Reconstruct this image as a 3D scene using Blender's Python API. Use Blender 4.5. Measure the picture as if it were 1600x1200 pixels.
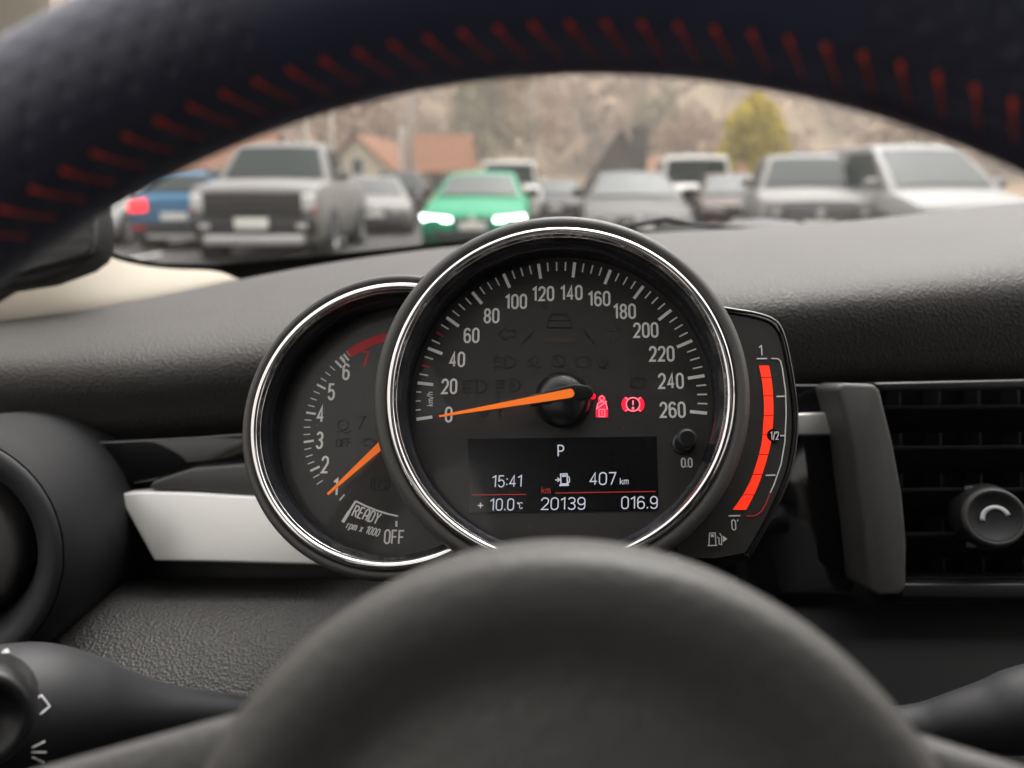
import bpy, bmesh, math, random
from mathutils import Vector, Matrix
from math import sin, cos, pi, radians, sqrt

for o in list(bpy.data.objects):
    bpy.data.objects.remove(o)
S = bpy.context.scene
COL = S.collection

# ------------------------------------------------------------------ camera, sky, sun, exposure
F = 1202.0                    # focal length in pixels of the 1600 px wide photograph
PITCH = radians(14.2)
EYE = Vector((0, 0, 1.10))
cd = bpy.data.cameras.new('camera')
cam = bpy.data.objects.new('camera', cd)
COL.objects.link(cam)
cd.sensor_width = 36.0
cd.lens = 36.0 * F / 1600.0
cd.clip_start = 0.01
cd.clip_end = 3000
cam.location = EYE
cam.rotation_euler = (pi / 2 - PITCH, 0, 0)
cd.dof.use_dof = True
cd.dof.focus_distance = 0.305
cd.dof.aperture_fstop = 6.6
S.camera = cam
CAMM = Matrix.Translation(EYE) @ Matrix.Rotation(pi / 2 - PITCH, 4, 'X')

SUN_EL, SUN_AZ = radians(60), radians(25)
w = bpy.data.worlds.new('World')
S.world = w
w.use_nodes = True
nt = w.node_tree
sky = nt.nodes.new('ShaderNodeTexSky')
sky.sky_type = 'NISHITA'
sky.sun_disc = False
sky.sun_elevation = SUN_EL
sky.sun_rotation = SUN_AZ
sky.dust_density = 5.0
sky.air_density = 1.2
sky.ozone_density = 1.0
hsv = nt.nodes.new('ShaderNodeHueSaturation')      # overcast: the cloud layer greys the sky
hsv.inputs['Saturation'].default_value = 0.06
nt.links.new(sky.outputs[0], hsv.inputs['Color'])
nt.links.new(hsv.outputs[0], nt.nodes['Background'].inputs['Color'])
nt.nodes['Background'].inputs['Strength'].default_value = 0.13
sd = bpy.data.lights.new('sun', 'SUN')
sd.energy = 0.6
sd.angle = radians(50)
sd.color = (1.0, 0.93, 0.84)
sun = bpy.data.objects.new('sun', sd)
COL.objects.link(sun)
# sun_rotation 0 puts the sun on +Y, turning towards +X
sdir = Vector((sin(SUN_AZ) * cos(SUN_EL), cos(SUN_AZ) * cos(SUN_EL), sin(SUN_EL)))
sun.rotation_euler = sdir.to_track_quat('Z', 'Y').to_euler()
S.view_settings.view_transform = 'Standard'
S.view_settings.look = 'None'
S.view_settings.gamma = 1.0
S.view_settings.exposure = 2.28
S.cycles.use_denoising = True
S.cycles.denoiser = 'OPENIMAGEDENOISE'
S.cycles.max_bounces = 8
S.cycles.diffuse_bounces = 4
S.cycles.glossy_bounces = 4
S.cycles.transparent_max_bounces = 12
S.cycles.sample_clamp_indirect = 6.0
S.cycles.caustics_reflective = False
S.cycles.caustics_refractive = False

rnd = random.Random(7)
HAZE = 0.0030

# ------------------------------------------------------------------ materials
def mat(name, col, rough=0.5, metal=0.0, spec=0.5, bump=None, vary=None, emit=None, coat=0.0, coat_rough=0.05, sheen=0.0):
    m = bpy.data.materials.new(name)
    m.use_nodes = True
    n = m.node_tree
    b = n.nodes['Principled BSDF']
    b.inputs['Base Color'].default_value = (*col, 1)
    b.inputs['Roughness'].default_value = rough
    b.inputs['Metallic'].default_value = metal
    b.inputs['Specular IOR Level'].default_value = spec
    b.inputs['Coat Weight'].default_value = coat
    b.inputs['Coat Roughness'].default_value = coat_rough
    b.inputs['Sheen Weight'].default_value = sheen
    tc = n.nodes.new('ShaderNodeTexCoord')
    if bump:
        kind, scale, strength, dist = bump
        if kind == 'voronoi':
            t = n.nodes.new('ShaderNodeTexVoronoi')
            t.feature = 'F1'
        else:
            t = n.nodes.new('ShaderNodeTexNoise')
            t.inputs['Detail'].default_value = 4
        t.inputs['Scale'].default_value = scale
        n.links.new(tc.outputs['Object'], t.inputs['Vector'])
        bp = n.nodes.new('ShaderNodeBump')
        bp.inputs['Strength'].default_value = strength
        bp.inputs['Distance'].default_value = dist
        n.links.new(t.outputs[0], bp.inputs['Height'])
        n.links.new(bp.outputs[0], b.inputs['Normal'])
    if vary:
        scale, lo, hi = vary
        t = n.nodes.new('ShaderNodeTexNoise')
        t.inputs['Scale'].default_value = scale
        t.inputs['Detail'].default_value = 6
        t.inputs['Roughness'].default_value = 0.65
        n.links.new(tc.outputs['Object'], t.inputs['Vector'])
        r = n.nodes.new('ShaderNodeValToRGB')
        r.color_ramp.elements[0].position = 0.3
        r.color_ramp.elements[1].position = 0.7
        r.color_ramp.elements[0].color = (*lo, 1)
        r.color_ramp.elements[1].color = (*hi, 1)
        n.links.new(t.outputs[0], r.inputs[0])
        n.links.new(r.outputs[0], b.inputs['Base Color'])
    if emit:
        b.inputs['Emission Color'].default_value = (*emit[:3], 1)
        b.inputs['Emission Strength'].default_value = emit[3]
    return m

def clear_mat(name):
    m = bpy.data.materials.new(name)
    m.use_nodes = True
    n = m.node_tree
    n.nodes.remove(n.nodes['Principled BSDF'])
    t = n.nodes.new('ShaderNodeBsdfTransparent')
    n.links.new(t.outputs[0], n.nodes['Material Output'].inputs[0])
    return m

M = {}
M['dash'] = mat('dash leatherette', (0.050, 0.047, 0.044), 0.52, spec=0.42, bump=('voronoi', 800, 0.75, 0.0009), vary=(14, (0.042, 0.039, 0.037), (0.050, 0.047, 0.044)))
M['shroud'] = mat('matt black plastic', (0.011, 0.011, 0.012), 0.7, spec=0.3, bump=('noise', 900, 0.2, 0.0003))
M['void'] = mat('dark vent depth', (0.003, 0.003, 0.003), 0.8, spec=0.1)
M['lower'] = mat('lower dash plastic', (0.042, 0.040, 0.038), 0.5, spec=0.5, bump=('voronoi', 700, 0.85, 0.0008))
M['black'] = mat('black plastic', (0.010, 0.010, 0.011), 0.45, spec=0.4, bump=('noise', 900, 0.15, 0.0003))
M['vent'] = mat('vent black plastic', (0.018, 0.018, 0.019), 0.32, spec=0.4)
M['frame'] = mat('soft touch vent frame', (0.075, 0.073, 0.070), 0.5, spec=0.4, bump=('noise', 1200, 0.2, 0.0003))
M['piano'] = mat('piano black', (0.004, 0.004, 0.005), 0.08, spec=0.5, coat=0.5)
M['silver'] = mat('painted reflection trim', (0.70, 0.69, 0.665), 0.34, metal=0.35)  # pale colour stands in for window light mirrored in gloss black trim
M['beige'] = mat('beige pillar trim', (0.36, 0.325, 0.27), 0.75, spec=0.25, bump=('noise', 700, 0.2, 0.0004))
M['liner'] = mat('headliner fabric', (0.22, 0.205, 0.185), 0.9, spec=0.1, bump=('noise', 500, 0.3, 0.0005))
M['chrome'] = mat('chrome', (0.86, 0.85, 0.83), 0.07, metal=1.0)
M['satin'] = mat('satin metal', (0.55, 0.55, 0.54), 0.28, metal=1.0)
M['housing'] = mat('gauge housing', (0.060, 0.058, 0.054), 0.48, spec=0.5, bump=('noise', 1500, 0.35, 0.0004))
M['wall'] = mat('gauge inner wall', (0.012, 0.013, 0.017), 0.25, spec=0.6, coat=0.4, coat_rough=0.15)
M['dial'] = mat('dial face', (0.036, 0.0345, 0.033), 0.42, spec=0.3, coat=0.22, coat_rough=0.03, bump=('noise', 4000, 0.08, 0.0001))
n = M['dial'].node_tree
b = n.nodes['Principled BSDF']
tc = n.nodes.new('ShaderNodeTexCoord')
vo = n.nodes.new('ShaderNodeTexVoronoi')
vo.inputs['Scale'].default_value = 170
n.links.new(tc.outputs['Object'], vo.inputs['Vector'])
rp = n.nodes.new('ShaderNodeValToRGB')
rp.color_ramp.elements[0].position = 0.018
rp.color_ramp.elements[1].position = 0.040
rp.color_ramp.elements[0].color = (0.20, 0.20, 0.19, 1)
rp.color_ramp.elements[1].color = (0.036, 0.0345, 0.033, 1)
n.links.new(vo.outputs['Distance'], rp.inputs[0])
n.links.new(rp.outputs[0], b.inputs['Base Color'])
M['print'] = mat('dial print', (0.62, 0.61, 0.58), 0.6, spec=0.2, emit=(0.62, 0.61, 0.58, 0.03))
M['ghost'] = mat('unlit dial symbol', (0.0175, 0.017, 0.0165), 0.3, spec=0.2)
M['ghostb'] = mat('unlit amber dial symbol', (0.060, 0.040, 0.030), 0.4, spec=0.3)
M['redprint'] = mat('dial red print', (0.60, 0.04, 0.045), 0.5, spec=0.3)
M['needle'] = mat('needle orange', (0.95, 0.20, 0.02), 0.45, spec=0.3, emit=(1.0, 0.17, 0.015, 0.06))
M['hub'] = mat('needle hub plastic', (0.009, 0.009, 0.010), 0.28, spec=0.5)
M['warn'] = mat('lit red lamp symbol', (0.3, 0.01, 0.03), 0.5, emit=(1.0, 0.004, 0.028, 0.28))
M['warnhi'] = mat('lit red lamp symbol core', (0.3, 0.05, 0.08), 0.5, emit=(1.0, 0.14, 0.19, 0.38))
M['lcd'] = mat('display panel', (0.006, 0.006, 0.007), 0.22, spec=0.5, coat=0.3, coat_rough=0.03)
M['lcdtext'] = mat('display text', (0.1, 0.1, 0.1), 0.5, emit=(0.68, 0.72, 0.82, 0.135))
M['lcdred'] = mat('display red line', (0.1, 0.01, 0.01), 0.5, emit=(0.55, 0.03, 0.02, 0.085))
M['fuel'] = mat('lit fuel bar', (0.4, 0.03, 0.01), 0.5, emit=(1.0, 0.026, 0.004, 0.20))
M['leather'] = None
M['pad'] = mat('airbag cover plastic', (0.085, 0.083, 0.080), 0.5, spec=0.5, bump=('noise', 420, 0.4, 0.0012), vary=(300, (0.080, 0.078, 0.075), (0.092, 0.089, 0.086)))
M['stitch'] = mat('red thread', (0.95, 0.11, 0.05), 0.7, spec=0.2)
M['glass'] = clear_mat('clear glass')
M['stalk'] = mat('stalk plastic', (0.015, 0.015, 0.017), 0.55, spec=0.45, bump=('noise', 700, 0.12, 0.0003))
M['mark'] = mat('white marking', (0.75, 0.75, 0.75), 0.6, spec=0.2)
M['seat'] = mat('black seat leather', (0.03, 0.03, 0.032), 0.5, bump=('noise', 300, 0.2, 0.0006))
M['mesh'] = None
M['carpet'] = mat('floor carpet', (0.02, 0.02, 0.02), 0.95, spec=0.1)
M['bonnet'] = mat('grey bonnet paint', (0.055, 0.055, 0.057), 0.5, spec=0.3)

# perforated rim leather: dimples laid out in the rim's own surface coordinates
m = mat('rim leather', (0.050, 0.054, 0.088), 0.42, spec=0.5)  # navy tint carries the blue sheen reflected on the rim
n = m.node_tree
b = n.nodes['Principled BSDF']
uv = n.nodes.new('ShaderNodeUVMap')
vo = n.nodes.new('ShaderNodeTexVoronoi')
vo.inputs['Randomness'].default_value = 0.0
vo.inputs['Scale'].default_value = 1.0
mp = n.nodes.new('ShaderNodeMapping')
mp.inputs['Rotation'].default_value = (0, 0, radians(45))
n.links.new(uv.outputs[0], mp.inputs[0])
n.links.new(mp.outputs[0], vo.inputs['Vector'])
mr = n.nodes.new('ShaderNodeMapRange')
mr.inputs['From Min'].default_value = 0.10
mr.inputs['From Max'].default_value = 0.26
n.links.new(vo.outputs['Distance'], mr.inputs['Value'])
bp = n.nodes.new('ShaderNodeBump')
bp.inputs['Strength'].default_value = 0.45
bp.inputs['Distance'].default_value = 0.0006
n.links.new(mr.outputs[0], bp.inputs['Height'])
n.links.new(bp.outputs[0], b.inputs['Normal'])
M['perf'] = m
M['leather'] = mat('smooth rim leather', (0.052, 0.058, 0.108), 0.42, spec=0.5, bump=('noise', 500, 0.12, 0.0004))  # bluer at the top: reflected sheen put into the leather colour
# woven speaker grille
m = mat('speaker mesh', (0.02, 0.02, 0.02), 0.5)
n = m.node_tree
b = n.nodes['Principled BSDF']
tc = n.nodes.new('ShaderNodeTexCoord')
vo = n.nodes.new('ShaderNodeTexVoronoi')
vo.inputs['Randomness'].default_value = 0.0
vo.inputs['Scale'].default_value = 420
n.links.new(tc.outputs['Object'], vo.inputs['Vector'])
r = n.nodes.new('ShaderNodeValToRGB')
r.color_ramp.elements[0].position = 0.25
r.color_ramp.elements[1].position = 0.42
r.color_ramp.elements[0].color = (0.004, 0.004, 0.004, 1)
r.color_ramp.elements[1].color = (0.055, 0.055, 0.055, 1)
n.links.new(vo.outputs['Distance'], r.inputs[0])
n.links.new(r.outputs[0], b.inputs['Base Color'])
b.inputs['Roughness'].default_value = .85
M['mesh'] = m

# ------------------------------------------------------------------ helpers
def tag(o, label, cat, group=None, kind=None):
    o['label'] = label
    o['category'] = cat
    if group:
        o['group'] = group
    if kind:
        o['kind'] = kind
    return o

def thing(name, label, cat, mw=None, group=None):
    o = bpy.data.objects.new(name, None)
    o.empty_display_size = 0.05
    COL.objects.link(o)
    if mw is not None:
        o.matrix_world = mw
    return tag(o, label, cat, group)

def obj(name, verts, faces, material, parent=None, smooth=True, label=None, local=True):
    """link one mesh; verts are in the parent's space when local, else in world space"""
    me = bpy.data.meshes.new(name)
    me.from_pydata([tuple(v) for v in verts], [], faces)
    me.update()
    bm = bmesh.new()
    bm.from_mesh(me)
    bmesh.ops.recalc_face_normals(bm, faces=bm.faces)
    bm.to_mesh(me)
    bm.free()
    if smooth:
        me.shade_smooth()
    if material is not None:
        me.materials.append(M[material] if isinstance(material, str) else material)
    o = bpy.data.objects.new(name, me)
    COL.objects.link(o)
    if parent is not None:
        o.parent = parent
        if not local:
            inv = parent.matrix_world.inverted()
            me.transform(inv)
    if label:
        o['label'] = label
    return o

def bev(o, width=0.003, seg=2, angle=35):
    m = o.modifiers.new('bevel', 'BEVEL')
    m.width = width
    m.segments = seg
    m.limit_method = 'ANGLE'
    m.angle_limit = radians(angle)
    m.harden_normals = False
    o.data.shade_smooth()
    e = o.modifiers.new('edges', 'EDGE_SPLIT')
    e.split_angle = radians(50)
    return o

def split(o, ang=40):
    e = o.modifiers.new('edges', 'EDGE_SPLIT')
    e.split_angle = radians(ang)
    return o

def sub(o, lv=2):
    m = o.modifiers.new('subdivision', 'SUBSURF')
    m.levels = lv
    m.render_levels = lv
    return o

class Geo:
    def __init__(s):
        s.v, s.f = [], []
    def add(s, v, f):
        k = len(s.v)
        s.v += [Vector(q) for q in v]
        s.f += [tuple(i + k for i in t) for t in f]
    def box(s, c, d, rot=None):
        x, y, z = d[0] / 2, d[1] / 2, d[2] / 2
        p = [Vector((a, b_, c_)) for a in (-x, x) for b_ in (-y, y) for c_ in (-z, z)]
        if rot is not None:
            p = [rot @ q for q in p]
        p = [q + Vector(c) for q in p]
        s.add(p, [(0, 1, 3, 2), (4, 6, 7, 5), (0, 4, 5, 1), (2, 3, 7, 6), (0, 2, 6, 4), (1, 5, 7, 3)])
    def prism(s, poly, h0, h1):
        n_ = len(poly)
        s.add([(p[0], p[1], h0) for p in poly] + [(p[0], p[1], h1) for p in poly],
              [tuple(range(n_))[::-1], tuple(range(n_, 2 * n_))] + [(i, (i + 1) % n_, n_ + (i + 1) % n_, n_ + i) for i in range(n_)])
    def lathe(s, prof, seg=96, c=(0, 0), a0=0.0, a1=2 * pi, close=False):
        full = abs(a1 - a0 - 2 * pi) < 1e-6
        k = seg if full else seg + 1
        n_ = len(prof)
        v, f = [], []
        for i in range(k):
            a = a0 + (a1 - a0) * i / seg
            for r_, h in prof:
                v.append((c[0] + r_ * cos(a), c[1] + r_ * sin(a), h))
        for i in range(seg):
            j = (i + 1) % k
            for q in range(n_ if close else n_ - 1):
                q2 = (q + 1) % n_
                f.append((i * n_ + q, j * n_ + q, j * n_ + q2, i * n_ + q2))
        s.add(v, f)
    def disc(s, r_, h, seg=96, c=(0, 0)):
        s.add([(c[0] + r_ * cos(2 * pi * i / seg), c[1] + r_ * sin(2 * pi * i / seg), h) for i in range(seg)], [tuple(range(seg))])
    def tube(s, path, rad, seg=10, squash=1.0, caps=True):
        path = [Vector(p) for p in path]
        if not isinstance(rad, (list, tuple)):
            rad = [rad] * len(path)
        v, f = [], []
        up = Vector((0, 0, 1))
        for i, p in enumerate(path):
            t = (path[min(i + 1, len(path) - 1)] - path[max(i - 1, 0)]).normalized()
            a = t.cross(up)
            if a.length < 1e-3:
                a = t.cross(Vector((1, 0, 0)))
            a.normalize()
            b_ = t.cross(a).normalized()
            for k in range(seg):
                q = 2 * pi * k / seg
                v.append(p + a * (rad[i] * cos(q)) + b_ * (rad[i] * squash * sin(q)))
        for i in range(len(path) - 1):
            for k in range(seg):
                k2 = (k + 1) % seg
                f.append((i * seg + k, i * seg + k2, (i + 1) * seg + k2, (i + 1) * seg + k))
        if caps:
            f.append(tuple(range(seg))[::-1])
            f.append(tuple(range((len(path) - 1) * seg, len(path) * seg)))
        s.add(v, f)
    def grid(s, rows, closed=False):
        nr, nc = len(rows), len(rows[0])
        v = [p for r_ in rows for p in r_]
        f = []
        for i in range(nr - 1):
            for j in range(nc if closed else nc - 1):
                j2 = (j + 1) % nc
                f.append((i * nc + j, i * nc + j2, (i + 1) * nc + j2, (i + 1) * nc + j))
        s.add(v, f)
    def stroke(s, pts, th, h0, h1, closed=False):
        """a flat ribbon of width th along a 2-D polyline, from height h0 up to h1"""
        P = [Vector((p[0], p[1])) for p in pts]
        n_ = len(P)
        L, R_ = [], []
        for i in range(n_):
            if closed:
                a, c = P[(i - 1) % n_], P[(i + 1) % n_]
            else:
                a, c = P[max(i - 1, 0)], P[min(i + 1, n_ - 1)]
            d1 = (P[i] - a)
            d2 = (c - P[i])
            if d1.length < 1e-9: d1 = d2
            if d2.length < 1e-9: d2 = d1
            d1 = d1.normalized(); d2 = d2.normalized()
            t = d1 + d2
            t = t.normalized() if t.length > 1e-6 else d1
            nn = Vector((-t.y, t.x))
            k = max(0.45, abs(nn.dot(Vector((-d1.y, d1.x)))))
            L.append(P[i] + nn * (th / 2 / k))
            R_.append(P[i] - nn * (th / 2 / k))
        k = len(s.v)
        for i in range(n_):
            for q, h in ((L[i], h0), (R_[i], h0), (L[i], h1), (R_[i], h1)):
                s.v.append(Vector((q.x, q.y, h)))
        m_ = n_ if closed else n_ - 1
        for i in range(m_):
            a, c = k + 4 * i, k + 4 * ((i + 1) % n_)
            s.f += [(a + 2, a + 3, c + 3, c + 2), (a, a + 2, c + 2, c), (a + 3, a + 1, c + 1, c + 3)]
        if not closed:
            a, c = k, k + 4 * (n_ - 1)
            s.f += [(a, a + 1, a + 3, a + 2), (c + 2, c + 3, c + 1, c)]
    def build(s, name, material, parent=None, smooth=True, label=None, local=True):
        return obj(name, s.v, s.f, material, parent, smooth, label, local)

def W(px, py, d):
    """the point at depth d (metres along the view axis) seen at a pixel of the 1600x1200 photograph"""
    return CAMM @ Vector(((px - 800) / F * d, (600 - py) / F * d, -d))

def Rm(a, b_, c):
    X = Matrix.Rotation(a, 3, 'X'); Y = Matrix.Rotation(b_, 3, 'Y'); Z = Matrix.Rotation(c, 3, 'Z')
    return Y @ X @ Z
FL = Matrix.Diagonal((1, 1, -1))

def frame(px, py, d, a, b_, c):
    o = Vector(((px - 800) / F * d, (600 - py) / F * d, -d))
    R = (FL @ Rm(a, b_, c) @ FL).to_4x4()
    return CAMM @ Matrix.Translation(o) @ R

def dd(d):
    return d * .86 if d <= .53 else .4558 + (d - .53) * (.80 - .4558) / .27 if d <= .80 else d
def W2(px, py, d):
    return W(px, py, dd(d))

CLUSTER = frame(873.3, 622.8, 0.31, 0.2289, 0.0974, 0.0126)
WHEEL = frame(888, 1696.0, 0.10875, 0.1729, 0.0687, 0.0)

def local(mw, px, py, h=0.0):
    """where the sight line of a pixel meets the plane of height h of a frame"""
    inv = mw.inverted()
    e = inv @ EYE
    q = inv @ W(px, py, 1.0)
    d = q - e
    t = (h - e.z) / d.z
    p = e + d * t
    return (p.x, p.y)

def catmull(pts, n_=8, closed=False):
    pts = [Vector(p) for p in pts]
    out = []
    m_ = len(pts)
    rng = range(m_ if closed else m_ - 1)
    for i in rng:
        p0 = pts[(i - 1) % m_] if closed else pts[max(i - 1, 0)]
        p1, p2 = pts[i], pts[(i + 1) % m_]
        p3 = pts[(i + 2) % m_] if closed else pts[min(i + 2, m_ - 1)]
        for k in range(n_):
            t = k / n_
            out.append(0.5 * ((2 * p1) + (p2 - p0) * t + (2 * p0 - 5 * p1 + 4 * p2 - p3) * t * t + (3 * p1 - p0 - 3 * p2 + p3) * t ** 3))
    if not closed:
        out.append(pts[-1])
    return out

# ------------------------------------------------------------------ stroke lettering (4 wide, 8 high cells)
def arc(cx, cy, rx, ry, a0, a1, n_=8):
    return [(cx + rx * cos(radians(a0 + (a1 - a0) * i / n_)), cy + ry * sin(radians(a0 + (a1 - a0) * i / n_))) for i in range(n_ + 1)]
def oval(x0, y0, x1, y1, r_=2.0):
    rx = (x1 - x0) / 2
    ry = min(r_, (y1 - y0) / 2)
    cx = (x0 + x1) / 2
    return arc(cx, y1 - ry, rx, ry, 0, 180, 12) + arc(cx, y0 + ry, rx, ry, 180, 360, 12)
G = {
 '0': (4, [(oval(0, 0, 4, 8), 1)]),
 '1': (2.6, [([(0.0, 6.5), (2.2, 7.9), (2.2, 0)], 0)]),
 '2': (4, [(arc(2, 6, 2, 2, 180, 0) + [(3.9, 5.0), (3.4, 4.0), (0.1, 0.1), (4.1, 0.1)], 0)]),
 '3': (4, [(arc(2, 6.1, 1.9, 1.9, 160, -60, 10) + [(2.6, 4.3), (1.4, 4.25)], 0), ([(1.4, 4.25), (2.6, 4.2)] + arc(2, 2.05, 2, 2.05, 60, -160, 10), 0)]),
 '4': (4, [([(2.9, 0), (2.9, 7.9), (0.1, 2.2), (4.1, 2.2)], 0)]),
 '5': (4, [([(3.7, 7.9), (0.5, 7.9), (0.3, 4.2)] + arc(2, 2.4, 2, 2.5, 130, -160, 12), 0)]),
 '6': (4, [(arc(2, 6, 2, 2, 20, 180) + arc(2, 2, 2, 2, 180, 360) + arc(2, 2.8, 2, 2, 0, 170), 0)]),
 '7': (4, [([(0, 7.9), (3.9, 7.9), (1.4, 0)], 0)]),
 '8': (4, [(oval(0.15, 4.2, 3.85, 8, 1.9), 1), (oval(0, 0, 4, 4.2, 2.1), 1)]),
 '9': (4, [(arc(2, 2, 2, 2, 200, 360) + arc(2, 6, 2, 2, 0, 180) + arc(2, 5.2, 2, 2, 180, 350), 0)]),
 'R': (4, [([(0, 0), (0, 7.9), (2, 7.9)] + arc(2, 6.0, 2, 1.9, 90, -90) + [(0.1, 4.1)], 0), ([(2, 4.1), (4, 0)], 0)]),
 'E': (3.6, [([(3.6, 7.9), (0, 7.9), (0, 0.1), (3.6, 0.1)], 0), ([(0.1, 4.1), (3.2, 4.1)], 0)]),
 'A': (4, [([(0, 0), (0, 6)] + arc(2, 6, 2, 2, 180, 0) + [(4, 6), (4, 0)], 0), ([(0.1, 3.2), (3.9, 3.2)], 0)]),
 'D': (4, [([(0.1, 0.1), (0.1, 7.9), (1.8, 7.9)] + arc(1.8, 5.7, 2.2, 2.2, 90, 0) + arc(1.8, 2.3, 2.2, 2.2, 0, -90), 1)]),
 'Y': (4, [([(0, 8), (2, 3.8), (4, 8)], 0), ([(2, 3.8), (2, 0)], 0)]),
 'O': (4, [(oval(0, 0, 4, 8), 1)]),
 'F': (3.6, [([(3.6, 7.9), (0, 7.9), (0, 0)], 0), ([(0.1, 4.1), (3.2, 4.1)], 0)]),
 'P': (4, [([(0, 0), (0, 7.9), (2, 7.9)] + arc(2, 5.8, 2, 2.1, 90, -90) + [(0.1, 3.7)], 0)]),
 'C': (3.8, [(arc(2, 6, 2, 2, 15, 180) + arc(2, 2, 2, 2, 180, 345), 0)]),
 'r': (2.4, [([(0, 0), (0, 5.4)], 0), (arc(1.6, 3.8, 1.6, 1.6, 180, 70, 6), 0)]),
 'p': (3.6, [([(0, -2), (0, 5.5)], 0), (arc(1.8, 3.6, 1.8, 1.8, 180, 0) + arc(1.8, 1.8, 1.8, 1.8, 0, -180), 0)]),
 'm': (5.2, [([(0, 0), (0, 5.5)], 0), (arc(1.3, 4.1, 1.3, 1.4, 180, 0) + [(2.6, 0)], 0), (arc(3.9, 4.1, 1.3, 1.4, 180, 0) + [(5.2, 0)], 0)]),
 'x': (3.4, [([(0, 0), (3.4, 5.4)], 0), ([(0, 5.4), (3.4, 0)], 0)]),
 'k': (3.4, [([(0, 0), (0, 8)], 0), ([(3.2, 5.4), (0.2, 2.4)], 0), ([(1.3, 3.4), (3.4, 0)], 0)]),
 'h': (3.4, [([(0, 0), (0, 8)], 0), (arc(1.7, 3.8, 1.7, 1.6, 180, 0) + [(3.4, 0)], 0)]),
 'c': (3.2, [(arc(1.7, 3.7, 1.7, 1.7, 20, 180) + arc(1.7, 1.7, 1.7, 1.7, 180, 340), 0)]),
 '/': (3.0, [([(0, -0.6), (3, 8.4)], 0)]),
 '.': (0.6, [([(0.3, 0), (0.3, 1.0)], 0)]),
 ':': (0.6, [([(0.3, 1.2), (0.3, 2.2)], 0), ([(0.3, 5), (0.3, 6)], 0)]),
 '+': (4, [([(0, 3.6), (4, 3.6)], 0), ([(2, 1.6), (2, 5.6)], 0)]),
 "'": (0.8, [([(0.2, 6.8), (0.7, 8.2)], 0)]),
 'o': (1.8, [(oval(0, 6.2, 1.8, 8, 0.9), 1)]),      # degree ring
 ' ': (2.2, []),
}
def text(gm, s, c, height, th, h0, h1, wide=1.0, rot=0.0, gap=1.5, slant=0.0):
    """centre the string s on c; wide scales the letters' width"""
    u = height / 8.0
    ws = [G[ch][0] * wide for ch in s]
    g = gap
    tot = sum(ws) + g * (len(s) - 1)
    x = -tot / 2
    ca, sa = cos(rot), sin(rot)
    for ch, wd in zip(s, ws):
        for pts, cl in G[ch][1]:
            q = []
            for a, b_ in pts:
                X, Y = (x + a * wide + slant * b_) * u, (b_ - 4) * u
                q.append((c[0] + X * ca - Y * sa, c[1] + X * sa + Y * ca))
            gm.stroke(q, th, h0, h1, bool(cl))
        x += wd + g

PX = 0.31 / F          # metres per photograph pixel on the dial plane

# ------------------------------------------------------------------ car cabin shell (roof, doors, seats: what the gauges mirror and what shades them)
CX0, CX1, CXM = -0.52, 1.24, 0.36
cab = thing('car_cabin', 'beige lined car cabin shell with pale headliner around the dashboard', 'car cabin', Matrix.Translation((CXM, -0.6, 0.2)))
def roof_rows(dz):
    rows = []
    for k in range(13):
        y = 0.10 - 2.1 * k / 12
        rows.append([(CXM + (-0.56 + 1.12 * j / 10), y, 1.415 + dz + 0.03 * (1 - ((j - 5) / 5) ** 2) - 0.05 * max(0, k - 7) / 5 - 0.03 * max(0, 1 - k)) for j in range(11)])
    return rows
g = Geo(); g.grid(roof_rows(0)); g.build('headliner', 'liner', cab, local=False)
g = Geo(); g.grid(roof_rows(0.03)); g.build('roof_panel', 'bonnet', cab, local=False)
def wallbox(name, material, boxes):
    g = Geo()
    for c, d in boxes:
        g.box(c, d)
    return g.build(name, material, cab, smooth=False, local=False)
for sx in (CX0 - 0.06, CX1 + 0.06):
    inner = sx + (0.04 if sx < 0 else -0.04)
    wallbox('door_panel', 'seat', [((sx, -0.28, 0.60), (0.08, 1.16, 0.72))])
    wallbox('quarter_light_block', 'seat', [((sx, -1.45, 0.83), (0.08, 1.16, 1.18))])  # unseen side wall, raised over the rear window opening to block light
    wallbox('door_pillar', 'beige', [((sx + (0.03 if sx < 0 else -0.03), -0.88, 1.2), (0.05, 0.10, 0.40))])
    wallbox('rear_pillar', 'beige', [((sx + (0.05 if sx < 0 else -0.05), -1.85, 1.2), (0.06, 0.28, 0.40))])
    wallbox('roof_rail', 'liner', [((sx + (0.06 if sx < 0 else -0.06), -0.95, 1.395), (0.05, 2.05, 0.05))])
wallbox('floor_pan', 'carpet', [((CXM, -0.6, 0.24), (1.9, 2.8, 0.04))])
wallbox('firewall', 'black', [((CXM, 0.80, 0.58), (1.9, 0.05, 0.70))])
wallbox('tailgate_light_block', 'seat', [((CXM, -2.03, 0.83), (1.8, 0.06, 1.18))])  # unseen; closed up to the roof to cut light from behind

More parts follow.
